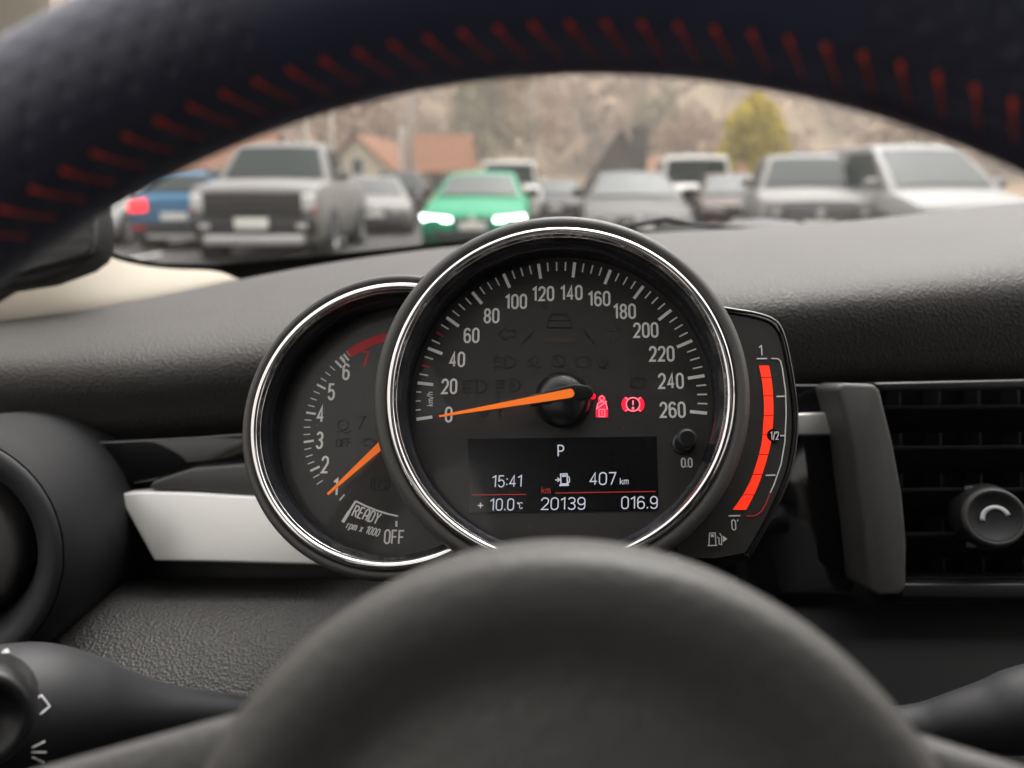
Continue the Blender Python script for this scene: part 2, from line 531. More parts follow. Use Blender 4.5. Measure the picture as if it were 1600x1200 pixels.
def seat(x, label):
    g = Geo(); g.box((0, .02, -.02), (.44, .46, .10))
    t = bev(g.build('seat', 'black', cab, smooth=False), .01)
    t['label'] = label
    t.location = Vector((x, -0.62, 0.26)) - Vector((CXM, -0.6, 0.2))
    def soft(name, rows):
        g = Geo(); g.grid(rows, closed=True)
        g.f.append(tuple(range(len(rows[0])))[::-1]); k = (len(rows) - 1) * len(rows[0]); g.f.append(tuple(range(k, k + len(rows[0]))))
        sub(g.build(name, 'seat', t), 1)
    def ring(c, wx, d, ax):
        out = []
        for k in range(12):
            a = 2 * pi * k / 12
            sx = math.copysign(abs(cos(a)) ** 0.5, cos(a)) * wx
            sy = math.copysign(abs(sin(a)) ** 0.5, sin(a)) * d
            out.append(Vector(c) + Vector((sx, sy * ax[1], sy * ax[2])))
        return out
    soft('cushion', [ring((0, 0.30 - 0.56 * k / 6, 0.16 - 0.03 * k / 6), 0.26 - 0.02 * abs(k - 3) / 3, 0.075, (0, 0, 1)) for k in range(7)])
    soft('backrest', [ring((0, -0.26 - 0.20 * k / 7, 0.16 + 0.62 * k / 7), 0.25 - 0.06 * max(0, k - 4) / 3, 0.075 - 0.02 * k / 7, (0, 1, 0.3)) for k in range(8)])
    soft('headrest', [ring((0, -0.47 - 0.02 * k / 3, 0.83 + 0.17 * k / 3), 0.13 - 0.02 * (k in (0, 3)), 0.045, (0, 1, 0.2)) for k in range(4)])
seat(0.02, 'black leather front seat behind the steering wheel')
seat(0.72, 'black leather front seat on the passenger side')

# ------------------------------------------------------------------ dashboard
dash = thing('dashboard', 'dark grained leatherette dashboard running under the windscreen behind the gauges', 'dashboard', Matrix.Translation(W2(800, 700, 0.55)))
# stations across the car: px, then (py, depth) of: far edge, mid top, fold start, fold, fold end, upper face, lower face
ST = [
 (-520, (545, 0.6), (568, 0.55), (590, 0.51), (610, 0.495), (652, 0.493), (698, 0.507), (760, 0.517)),
 (-140, (512, 0.62), (532, 0.56), (548, 0.52), (570, 0.498), (614, 0.496), (653, 0.51), (700, 0.52)),
 (80, (484, 0.64), (512, 0.57), (535, 0.52), (560, 0.495), (606, 0.493), (643, 0.507), (690, 0.517)),
 (240, (456, 0.665), (502, 0.57), (530, 0.52), (556, 0.49), (602, 0.488), (636, 0.502), (684, 0.512)),
 (400, (420, 0.7), (480, 0.58), (508, 0.52), (538, 0.485), (586, 0.483), (623, 0.497), (668, 0.507)),
 (560, (393, 0.73), (450, 0.6), (488, 0.52), (520, 0.482), (566, 0.48), (610, 0.494), (655, 0.504)),
 (720, (374, 0.755), (425, 0.61), (470, 0.53), (503, 0.482), (550, 0.48), (598, 0.494), (645, 0.504)),
 (900, (362, 0.78), (400, 0.63), (445, 0.53), (482, 0.482), (530, 0.48), (583, 0.494), (630, 0.504)),
 (1080, (353, 0.8), (385, 0.65), (435, 0.53), (468, 0.482), (514, 0.48), (573, 0.494), (615, 0.504)),
 (1260, (346, 0.82), (376, 0.66), (420, 0.53), (455, 0.482), (500, 0.48), (558, 0.494), (605, 0.504)),
 (1430, (328, 0.82), (362, 0.66), (404, 0.53), (438, 0.482), (488, 0.48), (553, 0.494), (600, 0.504)),
 (1600, (306, 0.81), (345, 0.65), (386, 0.53), (420, 0.482), (476, 0.48), (548, 0.494), (596, 0.504)),
 (1800, (296, 0.78), (335, 0.62), (376, 0.52), (412, 0.482), (470, 0.48), (548, 0.494), (596, 0.504)),
 (2200, (300, 0.72), (338, 0.6), (380, 0.52), (420, 0.482), (476, 0.48), (554, 0.494), (600, 0.504)),
]
rows = []
for st in ST:
    px, pts = st[0], st[1:]
    p0 = W2(px, *pts[0])
    row = [p0 + Vector((0, 0.05, -0.12)), p0 + Vector((0, 0.015, -0.012)), p0]
    row += [W2(px, *q) for q in pts[1:]]
    last = row[-1]
    row += [last + Vector((0, 0.03, -0.02)), last + Vector((0, 0.06, -0.03))]
    rows.append(row)
# continue to the passenger door
pe = rows[-1]
rows.append([p + Vector((0.35, -0.03, -0.01)) for p in pe])
rows.append([p + Vector((0.62, -0.12, -0.03)) for p in pe])
g = Geo(); g.grid(rows)
sub(g.build('dash_top', 'dash', dash, local=False), 3)

# filler panel under the pad, knee panel, decor strips with painted window reflections
def sheet(name, material, rows, parent=dash, lv=2, thick=0.0):
    g = Geo(); g.grid(rows)
    o = g.build(name, material, parent, local=False)
    if thick:
        s_ = o.modifiers.new('thickness', 'SOLIDIFY'); s_.thickness = thick; s_.offset = 0
    if lv:
        sub(o, lv)
    return o
xs = [-520, -140, 200, 500, 900, 1300, 1700, 2300]
sheet('filler_panel', 'black', [[W2(x, 560, .53) for x in xs], [W2(x, 700, .52) for x in xs], [W2(x, 870, .515) for x in xs], [W2(x, 960, .51) for x in xs], [W2(x, 1500, .52) for x in xs]], lv=0)
sheet('knee_panel', 'lower', [[W2(x, 905, .505) for x in (-400, 0, 250, 470, 640)],
                              [W2(x, 925, .480) for x in (-400, 0, 245, 475, 645)],
                              [W2(x, 960, .455) for x in (-400, 0, 225, 470, 640)],
                              [W2(x, 1010, .435) for x in (-400, 0, 200, 440, 620)],
                              [W2(x, 1100, .410) for x in (-400, 0, 190, 400, 600)],
                              [W2(x, 1260, .385) for x in (-400, 0, 190, 380, 600)],
                              [W2(x, 1500, .37) for x in (-400, 0, 190, 380, 600)]])
sheet('lower_panel', 'black', [[W2(x, 905, .50) for x in (1000, 1300, 1700, 2300)], [W2(x, 1000, .47) for x in (1000, 1300, 1700, 2300)], [W2(x, 1300, .43) for x in (1000, 1300, 1700, 2300)]])

def slab(name, material, pxpoly, d0, d1, parent, bevel=0.0015, label=None, tilt=0.0):
    """a plate with an outline given on the sight plane at depth d0, thickness towards depth d1"""
    ym = max(y for x, y in pxpoly)
    a = [W2(x, y, d0 + (ym - y) * tilt) for x, y in pxpoly]
    dn = (CAMM.to_3x3() @ Vector((0, 0, -1))) * (d1 - d0)
    n_ = len(a)
    o = obj(name, a + [p + dn for p in a], [tuple(range(n_)), tuple(range(n_, 2 * n_))[::-1]] + [(i, n_ + i, n_ + (i + 1) % n_, (i + 1) % n_) for i in range(n_)], material, parent, smooth=False, local=False, label=label)
    if bevel:
        bev(o, bevel, 3)
    return o
slab('reflection_strip', 'silver', [(182, 772), (222, 768), (300, 770), (400, 776), (520, 784), (520, 884), (460, 882), (350, 879), (240, 877)], .470, .49, dash, tilt=.00010, label='pale window reflection painted along the decor strip')  # window reflection on the gloss black trim, built as a pale plate
slab('decor_recess', 'piano', [(150, 690), (300, 682), (440, 672), (560, 660), (560, 735), (430, 726), (300, 735), (235, 752), (180, 762)], .492, .50, dash)
slab('decor_edge', 'frame', [(238, 752), (300, 732), (430, 722), (560, 728), (560, 782), (400, 774), (300, 768), (232, 764)], .484, .497, dash)
slab('decor_panel', 'piano', [(1190, 600), (1330, 600), (1342, 900), (1330, 930), (1150, 930), (1150, 600)], .478, .50, dash)
slab('reflection_strip', 'silver', [(1215, 647), (1304, 644), (1312, 680), (1215, 682)], .472, .478, dash, label='small pale window reflection painted on the decor panel')  # right-hand patch of the same painted window reflection

# centre air vent
vent = thing('air_vent', 'black rectangular dashboard air vent with horizontal slats and a round knob', 'air vent', Matrix.Translation(W2(1480, 760, .45)))
fr = [(1306, 606), (1318, 598), (1368, 600), (1376, 610), (1396, 690), (1411, 770), (1418, 850), (1417, 918), (1408, 930), (1372, 932), (1358, 922), (1348, 820), (1332, 700)]
slab('frame', 'frame', fr, .446, .475, vent, 0.004)
slab('upper_frame', 'vent', [(1366, 598), (1900, 586), (1900, 604), (1374, 612)], .449, .475, vent)
slab('lower_frame', 'vent', [(1410, 912), (1900, 912), (1900, 940), (1405, 934)], .449, .475, vent)
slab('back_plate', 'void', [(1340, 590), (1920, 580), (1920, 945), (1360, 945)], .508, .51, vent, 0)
ys = [(636, 632), (699, 697), (765, 763), (834, 831), (905, 903)]
for k, (ya, yb) in enumerate(ys):
    xa = 1376 + 11 * k - (k * k)
    p = []
    a0, a1, b0, b1 = W2(xa, ya, .456), W2(1900, yb, .456), W2(xa, ya, .484), W2(1900, yb, .484)
    up = Vector((0, 0, 0.0012))
    dn = Vector((0, 0, -0.014))
    n_ = [a0 + up, a1 + up, b1 + up + dn, b0 + up + dn, a0 - up, a1 - up, b1 - up + dn, b0 - up + dn]
    o = obj('slat', n_, [(0, 1, 2, 3), (4, 7, 6, 5), (0, 4, 5, 1), (2, 6, 7, 3), (0, 3, 7, 4), (1, 5, 6, 2)], 'vent', vent, smooth=False, local=False)
    bev(o, 0.0009, 2)
for k in range(8):
    x = 1404 + 62 * k
    slab('vane', 'vent', [(x, 600), (x + 3, 600), (x + 12, 925), (x + 9, 925)], .490, .506, vent, 0)
# knob, axis a little up and to the right
kb = thing('vent_knob', 'round black vent knob with a pale curved mark on its face', 'knob', frame(1555, 808, .437 * .86, .15, .30, 0))
g = Geo(); g.lathe([(0.0, -.022), (.0165, -.022), (.0168, -.016), (.0150, -.006), (.0140, -.002), (.0128, 0.0), (.0112, .0002), (.0104, -.0012), (0, -.0012)], 48); g.build('body', 'stalk', kb)
g = Geo(); g.lathe([(.0143, -.0025), (.0136, .0004), (.0127, .0009), (.0120, .0004)], 48); g.build('rim', 'frame', kb)
g = Geo(); g.stroke(arc(0.0005, -.001, .0058, .0058, 20, 190, 14), .0020, -.0010, -.0006); g.build('mark', 'mark', kb)
for y_ in (.0135, -.0145):
    g = Geo(); g.box((-.008, y_, -.013), (.004, .003, .004)); bev(g.build('grip_tab', 'frame', kb), .0006)

# big round side vent
sv = thing('round_vent', 'large round black air vent at the driver door end of the dashboard', 'air vent', frame(-62, 856, .41 * .90, .0, -.10, 0))
g = Geo(); g.lathe([(.0640, -.14), (.0635, -.08), (.0628, -.02), (.0620, .006), (.0605, .017), (.0575, .022)], 96); g.build('outer_ring', 'shroud', sv)
g = Geo(); g.lathe([(.0570, .0215), (.056, .0236), (.053, .0245), (.047, .0225), (.043, .016), (.036, .0), (.034, -.02)], 96); g.build('inner_ring', 'stalk', sv)
g = Geo(); g.lathe([(.0345, -.02), (.0335, .012), (.031, .016), (.0, .019)], 96); g.build('hub', 'frame', sv)

# ------------------------------------------------------------------ windscreen, A-pillar trim, speaker
ws = thing('windscreen', 'clear car windscreen with a black border strip along its lower edge', 'windscreen', Matrix.Translation(W(800, 370, .85)))
bot = [(-400, 420, .60), (60, 372, .66), (152, 384, .69), (190, 400, .71), (250, 411, .735), (330, 414, .765), (450, 404, .80), (600, 389, .83), (720, 376, .85), (900, 366, .87), (1080, 358, .89), (1300, 352, .90), (1600, 326, .90), (2200, 330, .82), (2900, 380, .70)]
bp_ = [W(*q) for q in bot]
def lerp_top(i):
    t = i / (len(bot) - 1)
    return Vector((-0.47 + 1.66 * t, 0.10 + 0.06 * sin(pi * t), 1.395 + 0.03 * sin(pi * t)))
g = Geo(); g.grid([[p, p.lerp(lerp_top(i), .33) + Vector((0, .02, .01)), p.lerp(lerp_top(i), .67) + Vector((0, .02, .01)), lerp_top(i)] for i, p in enumerate(bp_)])
g.build('glass', 'glass', ws, local=False)
g = Geo(); g.grid([[p, p + Vector((0, 0.02, -0.004)), p + Vector((0, .02, -.06)), p + Vector((0, -.04, -.11))] for p in bp_])
g.build('border_strip', 'black', ws, local=False)

pt = thing('pillar_trim', 'beige trim panel at the foot of the windscreen pillar', 'pillar trim', Matrix.Translation(W(150, 450, .66)))
top_ = [(152, 384, .688), (190, 401, .707), (250, 412, .732), (300, 414, .75), (335, 417, .757), (356, 424, .755), (368, 436, .74)]
low_ = [(-60, 503, .632), (60, 492, .64), (140, 484, .65), (220, 470, .665), (290, 454, .68), (340, 442, .70), (374, 438, .725)]
mid_ = [((a[0] * .55 + b_[0] * .45), (a[1] * .5 + b_[1] * .5) - 3, (a[2] * .5 + b_[2] * .5) - .012) for a, b_ in zip(top_, low_)]
rows = [[W(*q) + Vector((0, .012, -.012)) for q in top_], [W(*q) for q in top_], [W(*q) for q in mid_], [W(q[0], q[1], q[2]) for q in low_], [W(q[0], q[1] + 10, q[2]) + Vector((0, .01, -.03)) for q in low_]]
sheet('foot_panel', 'beige', rows, pt, 2)
# the pillar itself rising to the roof
pil = [[W(152, 384, .688), W(100, 200, .65), W(75, 0, .62), W(60, -260, .58)], [W(140, 400, .672), W(70, 210, .63), W(40, 0, .60), W(20, -260, .56)], [W(60, 440, .65), W(-120, 260, .60), W(-200, 0, .56), W(-200, -260, .53)]]
sheet('pillar_cover', 'beige', pil, pt, 2)
# the other pillar
pil = [[W(2500, 350, .74), Vector((1.1, .35, 1.22)), Vector((1.19, 0.10, 1.40))], [W(2650, 400, .70), Vector((1.18, .30, 1.2)), Vector((1.24, 0.04, 1.39))]]
sheet('pillar_cover', 'beige', pil, pt, 1)

sp = thing('corner_speaker', 'small black speaker grille over a bright strip in the door mirror corner', 'speaker', Matrix.Translation(W(90, 400, .60)))
slab('housing', 'stalk', [(-80, 300), (140, 290), (151, 345), (150, 385), (142, 402), (120, 418), (60, 440), (-80, 462)], .612, .64, sp, .004)
slab('grille', 'mesh', [(-60, 310), (136, 298), (146, 345), (145, 380), (138, 394), (120, 402), (40, 424), (-60, 440)], .606, .614, sp, .002)
g = Geo(); g.tube([W(30, 430, .603), W(60, 425, .603), (W(100, 416, .603)), W(126, 408, .603), W(140, 398, .604)], .0021, 10, .8); g.build('bright_strip', 'satin', sp, local=False)

# ------------------------------------------------------------------ speedometer
R0 = 3.3905
def ang(v):
    return pi / 2 + R0 / 2 - R0 * v / 260 + 0.0126
sm = thing('speedometer', 'large round chrome ringed speedometer with orange needle at zero', 'speedometer', CLUSTER)
g = Geo(); g.lathe([(.0656, .0150), (.0662, .0172), (.0676, .0184), (.0695, .0184), (.0712, .0172), (.0721, .0145), (.0724, .010), (.0724, -.03), (.064, -.06)], 160); g.build('housing', 'housing', sm)
def bead(c, h, r_, base):
    return [(c + r_ * cos(radians(t)), h + r_ * sin(radians(t))) for t in range(-20, 191, 15)] + base
g = Geo(); g.lathe(bead(.0645, .0181, .0016, [(.0628, .0166), (.0626, .0164)]), 192); g.build('bezel_ring', 'chrome', sm)
g = Geo(); g.lathe([(.0627, .0165), (.0625, .0160), (.0619, .0140), (.0612, .0112), (.0604, .0104), (.0602, .0098), (.0606, .0090), (.0608, .0006), (.0606, -.001)], 160); g.build('inner_wall', 'wall', sm)
g = Geo(); g.disc(.0608, 0.0, 128); g.build('dial_face', 'dial', sm, smooth=False)
g = Geo(); g.disc(.0612, .0115, 96); g.build('lens', 'glass', sm, smooth=False)
def tick(gm, a, r0, r1, wd, h0=0.0, h1=.00018, c=(0, 0)):
    gm.stroke([(c[0] + r0 * cos(a), c[1] + r0 * sin(a)), (c[0] + r1 * cos(a), c[1] + r1 * sin(a))], wd, h0, h1)
g, gr = Geo(), Geo()
for v in range(0, 261, 5):
    if v % 20 == 0:
        tick(g, ang(v), .0520, .0586, .00125)
    elif v in (30, 50):
        tick(gr, ang(v), .0551, .0586, .0007)
    elif v < 20:
        tick(g, ang(v), .0566, .0586, .0005)
    else:
        tick(g, ang(v), .0548, .0586, .00055)
g.build('scale_marking', 'print', sm, smooth=False)
gr.build('red_scale_marking', 'redprint', sm, smooth=False)
for v in range(0, 261, 20):
    g = Geo()
    a = ang(v)
    text(g, str(v), (.0452 * cos(a), .0452 * sin(a)), .0058, .00082, 0, .0002, wide=0.78, gap=1.75)
    g.build('numeral', 'print', sm, smooth=False)
g = Geo(); text(g, 'km/h', local(CLUSTER, 672, 624), .0023, .0003, 0, .0002, wide=1.0, rot=pi / 2 + .05, gap=1.6, slant=.15); g.build('unit_text', 'print', sm, smooth=False)
g = Geo(); text(g, '0.0', local(CLUSTER, 1073, 723), .0034, .00048, 0, .0002, wide=.8, gap=1.2); g.build('knob_text', 'print', sm, smooth=False)

# unlit symbols printed on the dial
g, ga = Geo(), Geo()
def gp(x, y): return local(CLUSTER, x, y)
def gs(pts, th=1.6, gm=None, closed=False, h1=.00022):
    (gm or g).stroke([gp(*p) for p in pts], th * PX, 0, h1, closed)
def circ(x, y, r_, a0=0, a1=360, n_=20):
    return [(x + r_ * cos(radians(a0 + (a1 - a0) * i / n_)), y - r_ * sin(radians(a0 + (a1 - a0) * i / n_))) for i in range(n_ + (0 if a1 - a0 == 360 else 1))]
for sx, x in ((1, 792), (-1, 958)):
    gs([(x - 13 * sx, 522), (x - 1 * sx, 511), (x - 1 * sx, 517), (x + 13 * sx, 517), (x + 13 * sx, 527), (x - 1 * sx, 527), (x - 1 * sx, 533)], 1.4, ga if sx < 0 else g, True)
gs([(855, 512), (857, 500), (863, 491), (885, 491), (891, 500), (893, 512)], 1.8, g, True)
gs([(857, 501), (891, 501)], 1.4)
gs([(836, 516), (815, 538)], 2); gs([(912, 516), (930, 538)], 2)
ga.prism([gp(852, 528), gp(897, 528), gp(901, 535), gp(846, 535)][::-1], 0, .0002)
gs([(770, 566), (783, 566)], 1.3); gs([(770, 559), (783, 559)], 1.3); gs([(770, 573), (783, 573)], 1.3); gs([(776, 553), (774, 579)], 1.2)
def lampD(x, y, s=1.0):
    gs([(x, y - 10 * s)] + [(x + 15 * s * sin(radians(t)), y - 10 * s * cos(radians(t))) for t in range(0, 181, 15)], 1.5, g, True)
lampD(790, 566); lampD(745, 604, 1.05); lampD(797, 602, 1.05)
for y in (595, 601, 607, 613):
    gs([(723, y), (738, y)], 1.3)
for y in (594, 600, 606, 612):
    gs([(775, y), (788, y)], 1.3)
text(g, 'A', gp(802, 602), 9 * PX, 1.2 * PX, 0, .0002, .8)
gs(circ(836, 562, 5), 1.3, g, True); gs([(824, 574), (832, 570), (838, 576), (846, 571)], 1.4); gs([(828, 560), (824, 566)], 1.3)
gs(circ(872, 565, 10, 230, -50), 1.5); gs([(864, 573), (880, 573)], 1.5); gs([(866, 556), (878, 574)], 1.4)
for x, y in ((911, 566), (997, 598)):
    gs(circ(x, y, 8.5), 1.4, g, True); gs(circ(x, y, 12.5, 130, 230), 1.4); gs(circ(x, y, 12.5, -50, 50), 1.4); gs([(x, y - 5), (x, y + 1.5)], 1.6)
gs(circ(942, 566, 8, 140, 400), 1.4); gs([(942, 560), (942, 567)], 1.6); gs([(936, 576), (948, 576)], 1.3)
gs(circ(757, 645, 6), 1.3, g, True); gs(circ(785, 645, 6, 0, 250), 1.3)
g.build('unlit_symbol', 'ghost', sm, smooth=False)
ga.build('unlit_amber_symbol', 'ghostb', sm, smooth=False)

# lit warning lamps
wl = Geo()
def wsx(pts, th, cl=False): wl.stroke([gp(*p) for p in pts], th * PX, .0002, .0005, cl)
g = Geo()
g.prism([gp(*q) for q in [(931, 652), (931, 640), (935, 630), (934, 622), (940, 617), (946, 622), (946, 630), (950, 640), (950, 652)]][::-1], 0, .0002)
wsx(circ(940.5, 622.5, 3.6), 1.5, True)
wsx([(932, 640), (934, 631), (938, 628), (943, 628), (947, 631), (949, 640)], 1.6)
wsx([(932, 639), (948, 627)], 1.7)
wsx([(936, 651), (936, 640), (945, 640), (945, 651)], 1.5, True); wsx([(940.5, 642), (940.5, 648)], 1.4)
g.build('belt_lamp', 'warn', sm, smooth=False)
g = Geo()
for s_ in (-1, 1):
    p = [(989 + s_ * 11 * cos(radians(t)), 632 - 13 * sin(radians(t))) for t in range(-52, 53, 13)] + [(989 + s_ * 18 * cos(radians(t)), 632 - 15.5 * sin(radians(t))) for t in range(46, -47, -12)]
    q = [gp(*c) for c in p]
    g.prism(q if s_ < 0 else q[::-1], 0, .0002)
g.build('brake_lamp', 'warn', sm, smooth=False)
wsx(circ(989, 632, 10.5, 0, 360, 28), 1.7, True); wsx([(989, 626), (989, 633)], 2.0); wsx(circ(989, 638, 1.6, 0, 360, 8), 1.2, True)
wsx([(977, 621), (980, 624)], 1.6); wsx([(1001, 621), (998, 624)], 1.6); wsx([(977, 643), (980, 640)], 1.6); wsx([(1001, 643), (998, 640)], 1.6)
wl.build('lamp_symbol', 'warnhi', sm, smooth=False)

# needle and hub
hc = local(CLUSTER, 879, 622, .004)
g = Geo(); g.lathe([(.0114, 0), (.0112, .0030), (.0102, .0055), (.0080, .0074), (.0045, .0084), (0, .0087)], 64, c=hc); g.build('hub', 'hub', sm)
HN = .0088
t0, t1 = Vector(local(CLUSTER, 686, 650.5, HN)), Vector(local(CLUSTER, 897, 613.5, HN))
dr = (t1 - t0).normalized(); nr = Vector((-dr.y, dr.x))
L = (t1 - t0).length
nd = [t0 - nr * .00035, t0 + nr * .00035, t1 - dr * .0012 + nr * .0018, t1 - dr * .0003 + nr * .0012, t1 + nr * .0002, t1 - nr * .0007, t1 - dr * .0008 - nr * .0016, t1 - dr * .0022 - nr * .0018]
g = Geo(); g.prism([tuple(p) for p in nd][::-1], HN - .0003, HN + .0004); g.build('needle', 'needle', sm, smooth=False)
a_, b_ = t1 - dr * .018, Vector(local(CLUSTER, 927, 611, HN))
dk = [a_ - nr * .0021, a_ + nr * .0023, t1 - dr * .006 + nr * .0034, t1 + dr * .001 + nr * .0037, b_ - dr * .0012 + nr * .0028, b_ + nr * .0008, b_ - nr * .0012, b_ - dr * .002 - nr * .0028, t1 - dr * .004 - nr * .0030]
g = Geo(); g.prism([tuple(p) for p in dk][::-1], .0052, HN - .0002); o = g.build('needle_arm', 'hub', sm, smooth=False); bev(o, .0007, 3)
g = Geo(); c_ = local(CLUSTER, 926.5, 619, .006); g.lathe([(.0011, .005), (.0011, .0062), (.0007, .0067), (0, .0068)], 16, c=c_); g.build('needle_arm_glow', 'warn', sm)

# multi-line display
g = Geo(); g.prism([local(CLUSTER, *q) for q in [(731, 686), (733, 801), (1029, 797), (1026, 682)]], 0, .0004); o = g.build('display', 'lcd', sm, smooth=False)
def lt(s, x, y, hpx, th, wide=.8, gap=1.5, slant=0.0, mt='lcdtext'):
    g = Geo(); text(g, s, local(CLUSTER, x, y), hpx * PX, th * .86 * PX, .0004, .0006, wide, .012, gap, slant)
    q = g.build('display_text', mt, o, smooth=False)
    return q
lt('P', 876.5, 704.5, 17, 2.3, 1.0)
lt('15:41', 792, 752, 17, 1.9, 1.05, 1.7, .05)
lt('407', 941.5, 748, 18, 2.0, 1.15, 1.7, .05)
lt('km', 975, 752, 9.5, 1.2, 1.0, 1.4, .05)
lt('+', 751, 789, 16, 1.8, 1.0)
lt('10.0', 784, 788.5, 17, 1.9, 1.05, 1.7, .05)
lt('oC', 812.5, 790, 9, 1.2, 1.0, 1.0)
lt('20139', 879.5, 787, 17.5, 2.0, 1.2, 1.9, .05)
lt('016.9', 998.5, 785.5, 17.5, 2.0, 1.1, 1.8, .05)
lt('km', 853, 766, 10, 1.3, 1.0, 1.4, .05, 'lcdred')
g = Geo()
for a, b2 in (((738, 773.5), (822, 772.5)), ((868, 770.5), (1024, 768))):
    g.stroke([local(CLUSTER, *a), local(CLUSTER, *b2)], 1.5 * PX, .0004, .0006)
g.build('display_line', 'lcdred', o, smooth=False)
g = Geo()
def ds(pts, th=1.6, cl=False): g.stroke([local(CLUSTER, *p) for p in pts], th * PX, .0004, .0006, cl)
ds([(876, 741), (886, 740.5), (886.5, 756), (876.5, 756.5)], 1.8, True); ds([(874, 758.5), (889, 758)], 2.4); ds([(878, 744), (884.5, 743.8)], 2.6)
ds([(867.5, 750), (874, 749.8)], 1.6); ds([(871, 746.5), (874.5, 749.8), (871, 753)], 1.5); ds([(887, 744), (889.5, 746), (890, 753), (888, 755), (887, 750)], 1.4)
g.build('display_pump_symbol', 'lcdtext', o, smooth=False)

# reset knob on the dial
kc = local(CLUSTER, 1067, 693, 0)
g = Geo(); g.lathe([(.0046, .0), (.0045, .0010), (.0036, .0014), (.0034, .0016)], 32, c=kc); g.build('knob_collar', 'wall', sm)
g = Geo(); g.lathe([(.0031, .0), (.0031, .0085), (.0034, .0088), (.0034, .0096), (.0031, .0100), (.0036, .0104), (.0037, .0128), (.0034, .0137), (.0024, .0139), (.0, .0136)], 40, c=kc); g.build('reset_knob', 'hub', sm)
g = Geo(); g.lathe([(.0032, .0082), (.0036, .0088), (.0036, .0094), (.0032, .0099)], 40, c=kc); g.build('knob_ring', 'satin', sm)

# ------------------------------------------------------------------ tachometer
TC = CLUSTER @ Matrix.Translation((-.0656, -.0103, -.006)) @ Matrix.Scale(1.02, 4)
tm = thing('tachometer', 'smaller round chrome ringed rev counter tucked behind the speedometer', 'tachometer', TC)
phi = math.atan2(-.0103, -.0650)
A0, A1 = phi - radians(108.5), phi + radians(108.5)
k = .0559 / .0655
g = Geo(); g.lathe([(.0560, .0135), (.0566, .0158), (.0578, .0167), (.0592, .0165), (.0603, .0150), (.0607, .0115), (.0607, -.03), (.054, -.055)], 140, a0=A0, a1=A1); g.build('housing', 'housing', tm)
g = Geo(); g.lathe(bead(.0548, .0165, .0015, [(.0532, .0151), (.0530, .0149)]), 160, a0=A0, a1=A1); g.build('bezel_ring', 'chrome', tm)
g = Geo(); g.lathe([(.0531, .0150), (.0528, .0146), (.0522, .0125), (.0516, .0098), (.0509, .0090), (.0508, .0085), (.0512, .0078), (.0514, .0006), (.0512, -.001)], 140, a0=A0, a1=A1); g.build('inner_wall', 'wall', tm)
g = Geo(); g.disc(.0514, 0, 96); g.build('dial_face', 'dial', tm, smooth=False)
g = Geo(); g.disc(.0512, .0096, 96); g.build('lens', 'glass', tm, smooth=False)
def tp(x, y, h=0): return local(TC, x, y, h)
def tang(x, y):
    p = tp(x, y); return math.atan2(p[1], p[0]) % (2 * pi)
a1, a6 = tang(524.7, 761), tang(541, 581)
def ta(v): return a1 + (a6 - a1) * (v - 1) / 5.0
for v, q in zip(range(1, 8), [(524.7, 761), (508, 726), (499.5, 688), (501, 647), (518, 612), (541, 581), (571, 561)]):
    g = Geo(); text(g, str(v), tp(*q), .0064, .00085, 0, .0002, .72)
    g.build('numeral', 'redprint' if v == 7 else 'print', tm, smooth=False)
g = Geo()
ro = Vector(tp(478, 666)).length
for v in range(4, 27):
    vv = v / 4
    if vv < 1.3: continue
    tick(g, ta(vv), ro - (.0034 if v % 4 == 0 else .002), ro + .0008, .0009 if v % 4 == 0 else .0004)
for vv in (6.2, 6.36):
    tick(g, ta(vv), ro - .003, ro + .0006, .0009)
tick(g, ta(.55), ro - .0052, ro - .0022, .0006)
g.build('scale_marking', 'print', tm, smooth=False)
g = Geo()
aa, bb = ta(6.5), ta(8.0)
g.grid([[((ro + d) * cos(aa + (bb - aa) * i / 24), (ro + d) * sin(aa + (bb - aa) * i / 24), .0002) for i in range(25)] for d in (-.0028, .0010)])
g.build('red_band', 'redprint', tm, smooth=False)
g = Geo()
def ts(pts, th, gm=None): (gm or g).stroke([tp(*p) for p in pts], th * PX, 0, .0002)
ts([(535.5, 816), (546, 799)], 5); ts([(546, 799), (556, 783)], 3.4)
ts([(556, 783), (572, 791), (590, 798), (606, 803), (622, 806.5)], 2.6)
ts([(619.5, 814), (619.5, 823)], 3.0)
text(g, 'READY', tp(572, 804), 17 * PX, 2.2 * PX, 0, .0002, .72, -.30, 1.4, .12)
text(g, 'rpm x 1000', tp(567, 826), 11 * PX, 1.4 * PX, 0, .0002, .72, -.24, 1.5, .18)
text(g, 'OFF', tp(616, 839), 20 * PX, 2.4 * PX, 0, .0002, .78, -.03, 1.5)
g.build('ready_marking', 'print', tm, smooth=False)
g = Geo()
ts(circ(536, 664, 8), 1.6); ts([(526, 676), (534, 673), (540, 677), (548, 673)], 1.6)
text(g, 'OFF', tp(537, 692), 13 * PX, 1.7 * PX, 0, .0002, 1.0, .03, 1.6)
ts([(570, 651), (561, 670)], 2); ts([(561, 651), (573, 651)], 2)
ts([(566, 690), (570, 690), (570, 686), (580, 686), (586, 690), (586, 697), (570, 697), (570, 693)], 1.5)
ts(circ(594, 756, 10), 1.5); ts(circ(594, 756, 14.5, 130, 230), 1.5); ts(circ(594, 756, 14.5, -50, 50), 1.5)
text(g, 'P', tp(594, 756), 11 * PX, 1.6 * PX, 0, .0002, .9)
g.build('unlit_symbol', 'ghost', tm, smooth=False)
HN = .006
t0, t1 = Vector(tp(512, 772.5, HN)), Vector(tp(628, 666, HN))
dr = (t1 - t0).normalized(); nr = Vector((-dr.y, dr.x))
